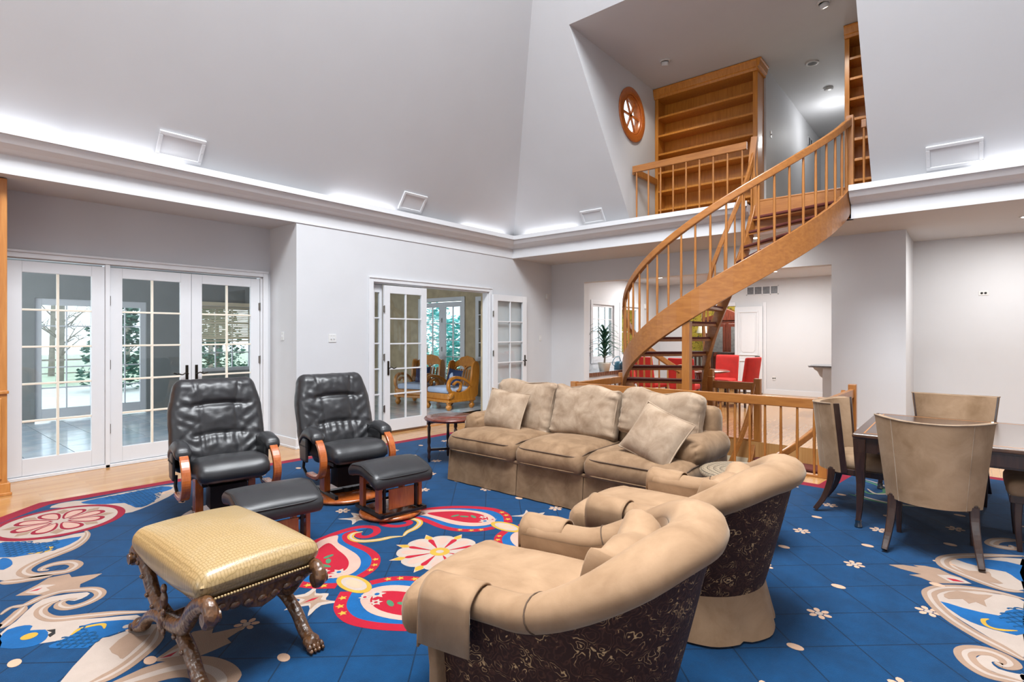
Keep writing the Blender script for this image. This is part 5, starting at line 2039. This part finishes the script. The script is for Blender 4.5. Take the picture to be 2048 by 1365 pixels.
R_W1=[(3.035,2.658),(2.787,2.414),(2.679,2.326),(2.641,2.238),(2.681,2.121),(2.804,2.034),(2.918,1.974),(3.031,2.038)]
R_S1=[(3.035,2.718),(2.905,2.613),(2.784,2.5),(2.676,2.378),(2.627,2.256),(2.648,2.141),(2.714,2.079),(2.834,2.005),(2.945,1.957),(3.031,1.996)]
R_B1=[(2.685,2.332),(2.847,2.469),(3.034,2.5),(3.032,2.189),(2.992,2.219),(2.946,2.295),(2.853,2.281)]
R_W2=[(3.03,1.837),(2.92,1.852),(2.787,1.8),(2.682,1.712),(2.645,1.616),(2.666,1.498),(2.733,1.379),(2.839,1.262),(2.934,1.171),(3.026,1.093)]
R_S2=[(3.03,1.876),(2.92,1.882),(2.786,1.83),(2.679,1.742),(2.625,1.639),(2.622,1.555),(2.667,1.424),(2.749,1.292),(2.851,1.189),(2.943,1.123),(2.999,1.081),(3.028,1.056)]
R_B2=[(2.676,1.508),(2.777,1.5),(2.927,1.524),(2.955,1.62),(3.029,1.698),(3.028,1.368),(2.958,1.319),(2.86,1.321),(2.775,1.366)]
R_SC2=[(2.932,1.512),(2.955,1.611),(3.013,1.692),(3.051,1.675),(3.048,1.41),(2.994,1.391),(2.952,1.447)]
R_G2=[(2.89,1.439),(2.867,1.401),(2.883,1.343),(2.931,1.332),(3.003,1.384)]
R_T2=[(2.682,1.631),(2.736,1.742),(2.827,1.766),(2.895,1.809),(2.861,1.699),(2.875,1.609),(2.827,1.639),(2.799,1.584),(2.769,1.633),(2.708,1.576)]
R_T1=[(2.682,2.197),(2.769,2.154),(2.867,2.221),(2.881,2.139),(2.938,2.058),(2.884,2.029),(2.804,2.045)]
R_P1=[(2.371,1.909),(2.443,1.97),(2.524,1.995),(2.493,2.014),(2.55,2.049),(2.624,2.056),(2.683,2.002),(2.738,1.983),(2.795,1.921),(2.674,1.816),(2.625,1.777),(2.555,1.813),(2.494,1.814),(2.549,1.877),(2.441,1.885)]
R_P1W=[(2.623,1.934),(2.679,1.975),(2.738,1.972),(2.795,1.921),(2.699,1.858),(2.662,1.89)]
R_P1R=[(2.672,1.915),(2.718,1.93),(2.762,1.916),(2.709,1.888)]
R_S3=[(3.042,0.831),(2.98,0.813),(2.901,0.803),(2.84,0.856),(2.816,0.937),(2.842,0.999),(2.902,1.037),(2.958,1.017),(2.979,0.973),(2.959,0.929),(2.926,0.942)]
R_W3=[(2.858,0.924),(2.894,0.997),(2.937,0.997),(2.95,0.965),(2.926,0.948),(2.913,0.93),(2.939,0.886),(3.0,0.895),(3.043,0.912),(3.042,0.854),(2.98,0.842),(2.899,0.849)]
R_S0=[(3.041,3.071),(2.963,3.062),(2.885,2.973),(2.861,2.857),(2.914,2.83),(2.977,2.859),(2.964,2.922)]
RUG = thing('area_rug', 'large royal blue rug with floral medallion, paisleys and scroll frieze', 'rug', (-2.872, 2.632, 0), -3)
Z0 = .008


def flat(poly, z, mat, name, smooth=0, parent=RUG, pieces=None):
    P = [(p[0], p[1]) for p in poly]
    if smooth:
        P = [(p.x, p.y) for p in spline([(a, b, 0) for a, b in P], smooth, True)]
    m = MB()
    z = Z0 + (z - Z0) * .4
    m.prism(P, Z0 - .004, z)
    return m.build(name, mat, parent)


def ribbon(pts, w_, z, mat, name, n=6, taper=True, parent=RUG, shift=0.0):
    z = Z0 + (z - Z0) * .4
    P = spline([(a, b, 0) for a, b in pts], n)
    k = len(P)
    lft, rgt = [], []
    for i, p in enumerate(P):
        t = (P[min(i + 1, k - 1)] - P[max(i - 1, 0)]).normalized()
        nrm = Vector((-t.y, t.x, 0))
        ww = w_
        if taper:
            e = min(i, k - 1 - i) / (k - 1)
            ww = w_ * (.25 + .75 * min(1, e * 5))
        if isinstance(taper, tuple):
            ww = w_ * (taper[0] + (taper[1] - taper[0]) * i / (k - 1))
        c = p + nrm * shift
        lft.append(c + nrm * ww / 2)
        rgt.append(c - nrm * ww / 2)
    m = MB()
    vs = [(q.x, q.y, z) for q in lft] + [(q.x, q.y, z) for q in rgt] + [(q.x, q.y, Z0 - .004) for q in lft] + [(q.x, q.y, Z0 - .004) for q in rgt]
    fs = []
    for i in range(k - 1):
        fs.append((i, i + 1, k + i + 1, k + i))
        fs.append((i, 2 * k + i, 2 * k + i + 1, i + 1))
        fs.append((k + i, k + i + 1, 3 * k + i + 1, 3 * k + i))
    fs.append((0, k, 3 * k, 2 * k))
    fs.append((k - 1, 3 * k - 1, 4 * k - 1, 2 * k - 1 + k - k))
    m.add(vs, fs[:-1])
    return m.build(name, mat, parent)


OUT = [(-3.57, -1.78), (-2.4, -2.95), (-1.7, -3.65), (5.4, -3.65), (6.4, -2.65), (6.4, 4.9), (5.9, 5.4), (1.60, 5.4), (1.50, 3.78), (-2.95, 3.78), (-3.57, 3.16)]


def inset(poly, d):
    n = len(poly)
    out = []
    for i in range(n):
        p0, p1, p2 = Vector(poly[i - 1]), Vector(poly[i]), Vector(poly[(i + 1) % n])
        a, b = (p1 - p0).normalized(), (p2 - p1).normalized()
        na, nb_ = Vector((-a.y, a.x)), Vector((-b.y, b.x))
        k = (na + nb_)
        k = k / max(.2, k.dot(na))
        out.append(tuple(p1 + k * d))
    return out


MB().prism(OUT, 0.0, Z0 - .001).build('border_band', 'rugcrimson', RUG)
MB().prism(inset(OUT, .135), 0.0, Z0).build('pile', 'rugblue', RUG)

# small flowers and dots at the crossings of the carved lines
fm = MB()
for k in range(6):
    a = k * PI / 3
    c = (.042 * math.cos(a), .042 * math.sin(a))
    fm.prism([(c[0] + .022 * math.cos(a) * math.cos(t) - .016 * math.sin(a) * math.sin(t), c[1] + .022 * math.sin(a) * math.cos(t) + .016 * math.cos(a) * math.sin(t)) for t in [2 * PI * q / 8 for q in range(8)]], Z0 - .004, Z0 + .001)
fm.prism([(.02 * math.cos(2 * PI * q / 10), .02 * math.sin(2 * PI * q / 10)) for q in range(10)], Z0 - .004, Z0 + .0015, 1)
om = MB()
om.prism([(.040 * math.cos(2 * PI * q / 14), .026 * math.sin(2 * PI * q / 14)) for q in range(14)], Z0 - .004, Z0 + .002)
F0 = O0 = None


def inpoly(x, y, poly):
    c = False
    n = len(poly)
    for i in range(n):
        x1, y1 = poly[i]
        x2, y2 = poly[i - 1]
        if (y1 > y) != (y2 > y) and x < (x2 - x1) * (y - y1) / (y2 - y1) + x1:
            c = not c
    return c


INN = inset(OUT, .25)
for i in range(-8, 12):
    for j in range(-6, 12):
        x, y = i * .44, j * .44
        if not inpoly(x, y, INN) or (abs(x) < 1.15 and abs(y) < 1.2):
            continue
        if x < -1.95 and y < -.9 or x < -.75 and y < -1.25:
            continue
        if 2.3 < x < 3.8 and .45 < y < 2.75 and (x > 2.75 or y < 1.3):
            continue
        if (i + j) % 2:
            if F0 is None:
                F0 = fm.build('small_flower', ['rugpeach', 'rugcream'], RUG)
                F0.location = (x, y, 0)
            else:
                mesh_obj('small_flower', F0.data, None, RUG).location = (x, y, 0)
        else:
            if O0 is None:
                O0 = om.build('small_dot', 'rugpeach', RUG)
                O0.location = (x, y, 0)
            else:
                mesh_obj('small_dot', O0.data, None, RUG).location = (x, y, 0)

# central flower
cf_ = flat([((.36 if q % 2 == 0 else .20) * math.cos(PI / 8 * q + PI / 8), (.36 if q % 2 == 0 else .20) * math.sin(PI / 8 * q + PI / 8)) for q in range(16)], Z0 + .0015, 'rugpeach', 'medallion_flower')
for k in range(8):
    a = PI / 4 * k + PI / 8
    flat([(r_ * math.cos(a + t), r_ * math.sin(a + t)) for r_, t in ((.10, -.06), (.30, -.09), (.335, 0), (.30, .09), (.10, .06))], Z0 + .0022, 'ruggold', 'petal_tip', 0, cf_)
    a = PI / 4 * k
    pet = [(.05, 0), (.14, -.055), (.24, -.085), (.29, -.06), (.305, 0), (.29, .06), (.24, .085), (.14, .055)]
    rot = lambda P, a: [(x * math.cos(a) - y * math.sin(a), x * math.sin(a) + y * math.cos(a)) for x, y in P]
    flat(rot(pet, a), Z0 + .003, 'rugcream', 'petal', 3, cf_)
    flat(rot([(.12, 0), (.20, -.035), (.26, -.025), (.27, 0), (.26, .025), (.20, .035)], a), Z0 + .0038, 'rugpink', 'petal_heart', 3, cf_)
    a += PI / 8
    flat(rot([(.07, 0), (.18, -.016), (.23, -.020), (.25, 0), (.23, .020), (.18, .016)], a), Z0 + .0042, 'rugred', 'petal_dart', 3, cf_)
circ = lambda cx, cy, r_, n=24, e=1.0: [(cx + r_ * math.cos(2 * PI * q / n), cy + r_ * e * math.sin(2 * PI * q / n)) for q in range(n)]
flat(circ(0, 0, .07), Z0 + .005, 'ruggold', 'flower_centre', 0, cf_)
flat(circ(0, 0, .028), Z0 + .006, 'rugcream', 'flower_eye', 0, cf_)


def star(cx, cy, r0, r1, n, a0=0.0):
    return [(cx + (r0 if q % 2 == 0 else r1) * math.cos(a0 + PI * q / n), cy + (r0 if q % 2 == 0 else r1) * math.sin(a0 + PI * q / n)) for q in range(2 * n)]


for sx in (1, -1):
    for sy in (1, -1):
        mir = lambda P: [(sx * x, sy * y) for x, y in P] if sx * sy > 0 else [(sx * x, sy * y) for x, y in P][::-1]
        pz = flat(mir(TEAR_O), Z0 + .003, 'rugpink', 'paisley_motif', 4)
        flat(mir(TEAR_I), Z0 + .004, 'rugred', 'paisley_heart', 4, pz)
        # bright blue ground between outline and drop
        blue = [p for p in RED_A[:10]] + [p for p in RED_B]
        flat(mir(blue), Z0 + .0012, 'rugbright', 'paisley_ground', 3, pz)
        ribbon(mir(RED_A), .072, Z0 + .0025, 'rugred', 'paisley_outline', 6, (1.0, .7) if sx * sy > 0 else (.7, 1.0), pz)
        ribbon(mir(RED_B), .06, Z0 + .0026, 'rugred', 'paisley_outline', 6, False, pz)
        ribbon(mir(GOLD), .050, Z0 + .0034, 'ruggold', 'gold_tail', 6, True, pz)
        ribbon(mir(GOLD), .018, Z0 + .0042, 'rugcream', 'tail_core', 6, True, pz)  # narrow cream stripe along the gold tail, rug pattern
        # blossoms and leaves inside the drop
        for fx, fy_, rr_ in ((-.22, .66, .055), (-.30, .72, .04), (-.20, .73, .038)):
            flat(star(sx * fx, sy * fy_, rr_, rr_ * .55, 6), Z0 + .005, 'rugcream', 'blossom', 0, pz)
            flat(circ(sx * fx, sy * fy_, rr_ * .28, 10), Z0 + .006, 'rugbright' if rr_ > .05 else 'rugred', 'blossom_eye', 0, pz)
        for fx, fy_, aa in ((-.43, .62, .5), (-.50, .58, 1.4), (-.37, .67, -.3)):
            flat([(sx * (fx + .042 * math.cos(t) * math.cos(aa) - .018 * math.sin(t) * math.sin(aa)), sy * (fy_ + .042 * math.cos(t) * math.sin(aa) + .018 * math.sin(t) * math.cos(aa))) for t in [2 * PI * q / 10 for q in range(10)]], Z0 + .005, 'ruggreen', 'leaf', 0, pz)
        # little gold stars on the red outline by the gold ovals
        pts = spline([(a, b, 0) for a, b in RED_A[:4]], 4)
        for q in (2, 4, 6):
            p = pts[q]
            flat(star(sx * p.x, sy * p.y, .028, .013, 5, .3), Z0 + .005, 'ruggold', 'gold_star', 0, pz)
        pts = spline([(a, b, 0) for a, b in RED_B[-4:]], 4)
        for q in (2, 5, 8):
            p = pts[q]
            flat(star(sx * p.x, sy * p.y, .026, .012, 5, .3), Z0 + .005, 'ruggold', 'gold_star', 0, pz)
for sy in (1, -1):
    ov = flat(circ(0.0, sy * .683, .155, 28, .52), Z0 + .006, 'ruggold', 'oval_clasp')
    flat(circ(0.0, sy * .683, .115, 24, .5), Z0 + .007, 'rugcream', 'clasp_ring', 0, ov)
    flat(circ(0.0, sy * .683, .075, 20, .5), Z0 + .008, 'rugpeach', 'clasp_heart', 0, ov)
# four-lobed lilies outside the medallion
lily = [(0, .17), (.05, .05), (.16, .11), (.10, 0), (.15, -.10), (.06, -.05), (0, -.10), (-.06, -.05), (-.15, -.10), (-.10, 0), (-.16, .11), (-.05, .05)]
for cx_, cy_, an in ((0, 1.0, 0), (0, -.95, PI), (-1.05, .02, PI / 2), (1.05, .02, -PI / 2)):
    P = [(cx_ + x * math.cos(an) - y * math.sin(an), cy_ + x * math.sin(an) + y * math.cos(an)) for x, y in lily]
    Q = [(cx_ + .62 * (x * math.cos(an) - y * math.sin(an)), cy_ + .62 * (x * math.sin(an) + y * math.cos(an))) for x, y in lily]
    L = flat(P, Z0 + .002, 'rugcream', 'lily_motif', 3)
    flat(Q, Z0 + .003, 'rugbeige', 'lily_heart', 3, L)
    flat([(cx_ + x * math.cos(an) - y * math.sin(an), cy_ + x * math.sin(an) + y * math.cos(an)) for x, y in ((0, .06), (.012, 0), (0, -.04), (-.012, 0))], Z0 + .004, 'rugred', 'lily_dart', 0, L)

# rosette of the left frieze
rc_ = (-2.79, -1.73)
ro = flat(circ(rc_[0], rc_[1], .44, 48), Z0 + .004, 'rugcrimson', 'rosette')
flat(circ(rc_[0], rc_[1], .385, 48), Z0 + .005, 'rugcream', 'rosette_ground', 0, ro)
for k in range(8):
    a = PI / 4 * k + .2
    tr = lambda P, a: [(rc_[0] + x * math.cos(a) - y * math.sin(a), rc_[1] + x * math.sin(a) + y * math.cos(a)) for x, y in P]
    flat(tr([(.05, 0), (.20, -.07), (.29, -.055), (.315, 0), (.29, .055), (.20, .07)], a), Z0 + .0065, 'rugcrimson', 'rosette_petal', 3, ro)
    flat(tr([(.07, 0), (.20, -.048), (.265, -.036), (.28, 0), (.265, .036), (.20, .048)], a), Z0 + .0075, 'rugpink', 'petal_heart', 3, ro)
    flat(tr([(.22, 0), (.30, -.045), (.36, 0), (.30, .045)], a + PI / 8), Z0 + .006, 'rugbeige', 'rosette_leaf', 0, ro)
flat(circ(rc_[0], rc_[1], .035, 16), Z0 + .0085, 'rugcream', 'rosette_eye', 0, ro)


def scales(poly, z, parent, step=.055):
    xs = [p[0] for p in poly]
    ys_ = [p[1] for p in poly]
    m = MB()
    y = min(ys_)
    row = 0
    while y < max(ys_):
        x = min(xs) + (step / 2 if row % 2 else 0)
        while x < max(xs):
            if inpoly(x, y, poly):
                z_ = Z0 + (z - Z0) * .4
                P = [Vector((x + step * .45 * math.cos(t), y + step * .45 * math.sin(t), z_)) for t in [PI * q / 5 for q in range(6)]]
                m.sweep(P, [(-.005, -.0006), (.005, -.0006), (.005, .0006), (-.005, .0006)])
            x += step
        y += step * .6
        row += 1
    if m.v:
        o = m.build('feather_scales', 'rugscale', parent)
        o['kind'] = 'stuff'


def reflect(P, A, B):
    d = Vector((B[0] - A[0], B[1] - A[1])).normalized()
    out = []
    for x, y in P:
        v = Vector((x - A[0], y - A[1]))
        q = d * (2 * v.dot(d)) - v
        out.append((A[0] + q.x, A[1] + q.y))
    return out


RIGHT, LEFT = ((3.03, 2.77), (3.03, 1.03)), ((-2.636, -2.104), (-.662, -2.235))


def frieze(name, white=None, birds=(), strokes=(), tans=(), golds=(), w_=.075, z=0.0, axis=None):
    if axis:
        # the same panel again on the other side of its axis of symmetry
        rf = lambda P: reflect(P, *axis)
        allp = [rf(P) for P in ([white] if white else []) + list(birds) + list(strokes)]
        if all(inpoly(x, y, INN) for P in allp for x, y in P):
            frieze(name, rf(white) if white else None, [rf(P) for P in birds], [rf(P) for P in strokes], [rf(P) for P in tans], [rf(P) for P in golds], w_, z)
    b = flat(white, Z0 + .0015 + z, 'rugcream', name, 2) if white else None
    for P in birds:
        q = flat(P, Z0 + .003 + z, 'rugbright', 'bird_motif', 2, b or RUG)
    for P in strokes:
        s_ = ribbon(P, w_, Z0 + .004 + z, 'rugbeige', 'scroll_stem', 6, True, b or RUG)
        ribbon(P, w_ * .26, Z0 + .005 + z, 'rugcream', 'scroll_core', 6, True, b or RUG)  # cream core of the scroll, part of the rug pattern
    for P in tans:
        flat(P, Z0 + .0035 + z, 'rugbeige', 'acanthus_leaf', 2, b or RUG)
    for P in golds:
        ribbon(P, .022, Z0 + .0055 + z, 'ruggold', 'gold_curve', 5, True, b or RUG)
    return b


def pointed(a, b_, c, z=0.0):
    q = flat(a, Z0 + .003 + z, 'rugbeige', 'pointed_flower')
    flat(b_, Z0 + .004 + z, 'rugcream', 'flower_heart', 0, q)
    flat(c, Z0 + .005 + z, 'rugred', 'flower_dart', 0, q)


b = frieze('scroll_panel', L_W1, (L_B1,))
scales(L_B1[1:5] + L_B1[8:12], Z0 + .006, b)
b = frieze('scroll_panel', L_W2, (L_B2, L_B2H), (L_S1, L_S2), (), (L_G2,), axis=LEFT)
scales([p for p in L_B2[:5]] + L_B2[7:], Z0 + .006, b)
pointed(L_P1, L_P1W, L_P1R)
b = frieze('scroll_panel', L_W3, (L_B3H, L_B3), (L_S3, L_S4, L_S5), (), (L_G3,), .06, axis=LEFT)
scales(L_B3[:3] + L_B3[6:], Z0 + .006, b, .045)
flat(L_K3, Z0 + .006, 'black', 'bird_beak', 0, b)
flat(circ(L_EYE[0][0], L_EYE[0][1], .035, 14), Z0 + .006, 'ruggold', 'bird_eye', 0, b)
b = frieze('scroll_panel', B_W4, (), (B_S6,), (B_T1,))
pointed(B_P2, B_P2W, B_P2R)
frieze('scroll_panel', None, (), (B_S7,), (), (), .16)
b = frieze('scroll_panel', R_W1, (R_B1,), (R_S1,), (R_T1,), axis=RIGHT)
b = frieze('scroll_panel', R_W2, (R_B2,), (R_S2,), (R_T2,), (R_G2,), .075, .0, axis=RIGHT)
scales(R_SC2, Z0 + .006, b)
b = frieze('scroll_panel', R_W3, (), (R_S3,), (), (), .085, axis=RIGHT)
frieze('scroll_panel', None, (), (R_S0,), (), (), .08, axis=RIGHT)
pointed(R_P1, R_P1W, R_P1R, .001)
# green sprig near the railing corner and under the table
for P in ([(1.75, 4.3), (1.95, 4.15), (2.05, 3.9), (1.95, 3.75), (1.85, 3.9)], [(1.8, 3.6), (2.05, 3.5), (2.3, 3.55), (2.45, 3.75)], [(3.3, 3.4), (3.5, 3.2), (3.7, 3.3), (3.75, 3.6)]):
    ribbon(P, .035, Z0 + .003, 'ruggreen', 'leaf_sprig')
    ribbon([(x + .05, y + .03) for x, y in P], .03, Z0 + .0035, 'rugcream', 'leaf_sprig')
# ================================================================ kitchen contents
r = thing('window_bench', 'white window ledge with a row of brown tiles along its edge', 'ledge', (-6.72, 11.3, 0))
MB().box(-.27, .27, -1.4, 2.6, 0, .66).build('body', 'wall', r)
MB().box(-.27, .28, -1.4, 2.6, .66, .70).build('top', 'tile', r)
tm = MB()
tm.box(-.012, .012, -.045, .045, -.04, .04)
t0 = None
for k in range(38):
    loc = (.288, -1.34 + k * .104, .655)
    if t0 is None:
        t0 = tm.build('edge_tile', 'terracotta', r)
        t0.location = loc
    else:
        mesh_obj('edge_tile', t0.data, None, r).location = loc

# potted plant
r = thing('potted_plant', 'tall spiky green plant in a white pot on the tiled ledge', 'plant', (-6.50, 11.12, .70))
MB().lathe([(0, 0), (.11, 0), (.15, .18), (.16, .2), (.15, .2), (.14, .17), (0, .17)], 20).build('pot', 'potwhite', r)
MB().tube([(0, 0, .15), (.02, .01, .5), (0, .02, .95)], [.022, .018, .01], 7).build('stem', 'bark', r)
rnd = random.Random(4)
for k in range(60):
    z = .30 + .66 * (k / 60)
    a = k * 2.4
    L = rnd.uniform(.34, .50) * (1.05 - .35 * k / 60)
    dr = Vector((math.cos(a), math.sin(a), 0))
    up_ = rnd.uniform(.25, .6) + .5 * k / 60
    P = [Vector((0, .01, z)), Vector((0, .01, z)) + dr * L * .5 + Vector((0, 0, L * up_ * .6)), Vector((0, .01, z)) + dr * L + Vector((0, 0, L * (up_ - .25) * .5))]
    P = spline(P, 4)
    w_ = [(.032 * (1 - .95 * (i / (len(P) - 1)) ** 1.5), 1) for i in range(len(P))]
    MB().sweep(P, [(-1, -.001), (0, .004), (1, -.001), (0, -.003)], (0, 0, 1), scale=w_).build('leaf', 'leaf', r)

r = thing('watering_can', 'blue enamel watering can beside the potted plant', 'watering can', (-6.55, 11.9, .70), 70)
MB().lathe([(0, 0), (.11, 0), (.12, .02), (.10, .17), (.06, .2), (.055, .2), (.09, .16), (0, .15)], 20).build('body', 'enamel', r)
MB().tube([(.09, 0, .05), (.2, 0, .16), (.28, 0, .27)], [.022, .014, .011], 8, up=(0, 1, 0)).build('spout', 'enamel', r)
MB().tube(spline([(-.08, 0, .06), (-.2, 0, .14), (-.14, 0, .27), (0, 0, .32), (.06, 0, .2)], 5), .009, 7, up=(0, 1, 0)).build('handle', 'enamel', r)
for i, (x, y, h) in enumerate(((-6.5, 12.2, .26), (-6.54, 12.36, .22))):
    r = thing('soap_bottle', ['taller brown pump bottle right of the watering can', 'shorter brown pump bottle at the end of the ledge'][i], 'bottle', (x, y, .70), 0, 'pump bottles on the ledge')
    MB().lathe([(0, 0), (.038, 0), (.04, .01), (.04, h * .6), (.015, h * .72), (.015, h * .8), (0, h * .8)], 14).build('bottle_body', 'terracotta', r)
    MB().tube([(0, 0, h * .78), (0, 0, h), ], .006, 6).tube([(0, 0, h), (.05, 0, h - .01)], .007, 6, up=(0, 0, 1)).build('pump', 'bronze', r)


def red_chair(label, loc, rz):
    r = thing('red_chair', label, 'chair', loc, rz, 'red upholstered chairs in the kitchen')
    MB().soft((.26, .25, .06), .04, (10, 10, 4), .015, 0, 1, None, T(0, 0, .46)).build('seat', 'redfab', r)

    def fn(p, u, v, w_):
        p.x += -.05 * (w_ + 1) + .05 * v * v
        return p
    MB().soft((.04, .27, .33), .035, (4, 12, 12), 0, 0, 1, fn, T(-.25, 0, .74)).build('backrest', 'redfab', r)
    for sx in (-1, 1):
        for sy in (-1, 1):
            MB().sweep([(sx * .22, sy * .2, .42), (sx * .24, sy * .215, 0)], [(-.5, -.5), (.5, -.5), (.5, .5), (-.5, .5)], (0, 1, 0), scale=[.05, .032]).build('leg', 'walnut', r)
    return r


rch = red_chair('red chair at the left end behind the lower stairs', (-5.95, 11.95, 0), 20)
again(rch, (-5.35, 11.25, 0), 70, 'red chair with its back to the stairs, seen through the left treads')
again(rch, (-4.55, 11.10, 0), 95, 'red chair directly behind the stair support post')
again(rch, (-4.42, 13.02, 0), -92, 'red chair facing the camera across the round table')
again(rch, (-3.78, 12.25, 0), 165, 'red chair seen side-on in front of the panelled door')
r = thing('round_dining_table', 'round wooden kitchen table among the red chairs', 'table', (-4.62, 12.08, 0))
MB().lathe([(0, .76), (.62, .76), (.64, .75), (.64, .735), (.60, .72), (0, .72)], 40).build('top', 'mahogany', r)
MB().lathe([(.10, .72), (.07, .6), (.11, .45), (.08, .25), (.14, .14), (.14, .08), (0, .08)], 20).build('pedestal', 'mahogany', r)
for k in range(4):
    a = PI / 2 * k + .5
    MB().sweep(spline([(.08 * math.cos(a), .08 * math.sin(a), .16), (.28 * math.cos(a), .28 * math.sin(a), .13), (.42 * math.cos(a), .42 * math.sin(a), .02)], 5), [(-.03, -.02), (.03, -.02), (.03, .03), (-.03, .03)]).build('foot', 'mahogany', r)

# panelled door standing open against the wall
r = thing('door_30', 'white panelled door open flat against the kitchen back wall', 'door', (-4.82, KY - .05, 0), 0, None, 'structure')
MB().box(.0, .70, -.022, .022, .02, 2.30).build('leaf', 'doorwhite', r, .004)


def frame(x0, x1, z0, z1, w_, t0_, t1):
    m = MB()
    m.box(x0, x1, t0_, t1, z0, z0 + w_).box(x0, x1, t0_, t1, z1 - w_, z1).box(x0, x0 + w_, t0_, t1, z0 + w_, z1 - w_).box(x1 - w_, x1, t0_, t1, z0 + w_, z1 - w_)
    return m


frame(.09, .60, 1.0, 2.18, .04, -.045, -.02).build('panel_moulding', 'trim', r, .008)
MB().prism([(.17, 1.14), (.21, 1.08), (.48, 1.08), (.52, 1.14), (.52, 2.04), (.48, 2.10), (.21, 2.10), (.17, 2.04)], -.034, -.02, plane='xz').build('panel', 'trim', r, .006)
frame(.09, .60, .14, .88, .04, -.045, -.02).build('panel_moulding', 'trim', r, .008)
h = MB()
h.lathe([(0, -.03), (.026, -.03), (.03, -.02), (.03, 0), (0, 0)], 14, M=T(.63, -.02, .98, rx=90)).build('handle_rose', 'bronze', r)
MB().tube([(.63, -.02, .98), (.63, -.07, .98), (.53, -.07, .975)], .011, 8, up=(0, 0, 1)).build('handle', 'bronze', r)
mb = MB()
mb.box(-6.3, -6.2, KY - .02, KY, 0, 2.43).box(-6.2, -4.82, KY - .02, KY, 2.33, 2.43).box(-4.12, -4.04, KY - .02, KY, 0, 2.40)
struct(mb, 'trim_9', 'trim', 'white casing of the dining room doorway', 'door casing', .004)

# armoire, lamp and dark chairs in the dining room
r = thing('armoire', 'dark wood armoire with arched top in the yellow dining room', 'cabinet', (-5.75, 17.6, 0))
MB().box(-.75, .75, -.28, .28, .1, 2.0).build('body', 'mahogany', r, .01)
MB().prism([(-.8, 2.0), (.8, 2.0), (.8, 2.08), (.45, 2.16), (0, 2.36), (-.45, 2.16), (-.8, 2.08)], -.32, .30, plane='xz').build('arched_crown', 'mahogany', r, .01)
for sx in (-1, 1):
    d = MB().box(sx * .37 - .33, sx * .37 + .33, -.30, -.28, .2, 1.9).build('door', 'mahogany', r, .01)
    MB().box(sx * .37 - .24, sx * .37 + .24, -.305, -.30, 1.0, 1.8).build('pane', 'stone', d)
    MB().ball((sx * .08, -.315, 1.05), .015, 8).build('knob', 'bronze', d)
for i, (x, y) in enumerate(((-5.35, 16.2), (-6.0, 16.4))):
    rr = thing('slat_back_chair', ['dark slat-back dining chair right of the doorway centre', 'dark slat-back dining chair at the left of the doorway'][i], 'chair', (x, y, 0), 90, 'dark dining room chairs')
    MB().box(-.22, .22, -.22, .22, .43, .47).build('seat', 'walnut', rr, .01)
    for sx in (-1, 1):
        for sy in (-1, 1):
            MB().bar((sx * .2, sy * .2, 0), (sx * .2, sy * .2, .44 if sx > 0 else 1.0), .035).build('leg', 'walnut', rr)
    MB().box(-.22, -.18, -.24, .24, .98, 1.05).build('crest_rail', 'walnut', rr, .008)
    for q in range(7):
        yy = -.16 + q * .053
        MB().box(-.205, -.195, yy - .01, yy + .01, .47, .98).build('back_slat', 'walnut', rr)
r = thing('table_lamp', 'branch-shaped table lamp with white shade seen under the treads', 'lamp', (-6.35, 16.9, 0))
MB().box(-.35, .35, -.2, .2, .86, .90).bar((-.3, -.15, 0), (-.3, -.15, .86), .05).bar((.3, -.15, 0), (.3, -.15, .86), .05).bar((-.3, .15, 0), (-.3, .15, .86), .05).bar((.3, .15, 0), (.3, .15, .86), .05).build('console', 'mahogany', r)
MB().tube([(0, 0, .9), (.05, 0, 1.15), (-.03, 0, 1.4), (.03, 0, 1.6)], [.03, .022, .02, .012], 7).tube([(.05, 0, 1.15), (.16, 0, 1.3), (.2, .02, 1.42)], [.014, .01, .006], 6, up=(0, 1, 0)).tube([(-.02, 0, 1.35), (-.12, 0, 1.45), (-.14, 0, 1.55)], [.014, .01, .006], 6, up=(0, 1, 0)).build('branch_stem', 'bark', r)
MB().lathe([(.20, 1.60), (.13, 1.84), (.125, 1.84), (.195, 1.60)], 20).build('shade', 'potwhite', r)

# stone worktop on a bracketed end panel
r = thing('worktop', 'grey stone worktop end on a white bracket at the right of the kitchen', 'counter', (-1.86, 12.1, 0))
MB().prism([(-.50, -.33), (-.44, -.36), (.94, -.36), (.94, .40), (-.42, .40), (-.50, .30), (-.54, .12), (-.54, -.20)], .92, .955).build('stone_slab', 'stone', r, .006)
MB().box(-.27, .94, -.30, .34, 0, .92).build('end_panel', 'wall', r, .004)
MB().prism([(-.27, .92), (-.48, .92), (-.46, .87), (-.40, .83), (-.36, .74), (-.31, .70), (-.27, .58)], -.06, .06, plane='xz').build('bracket', 'trim', r, .006)
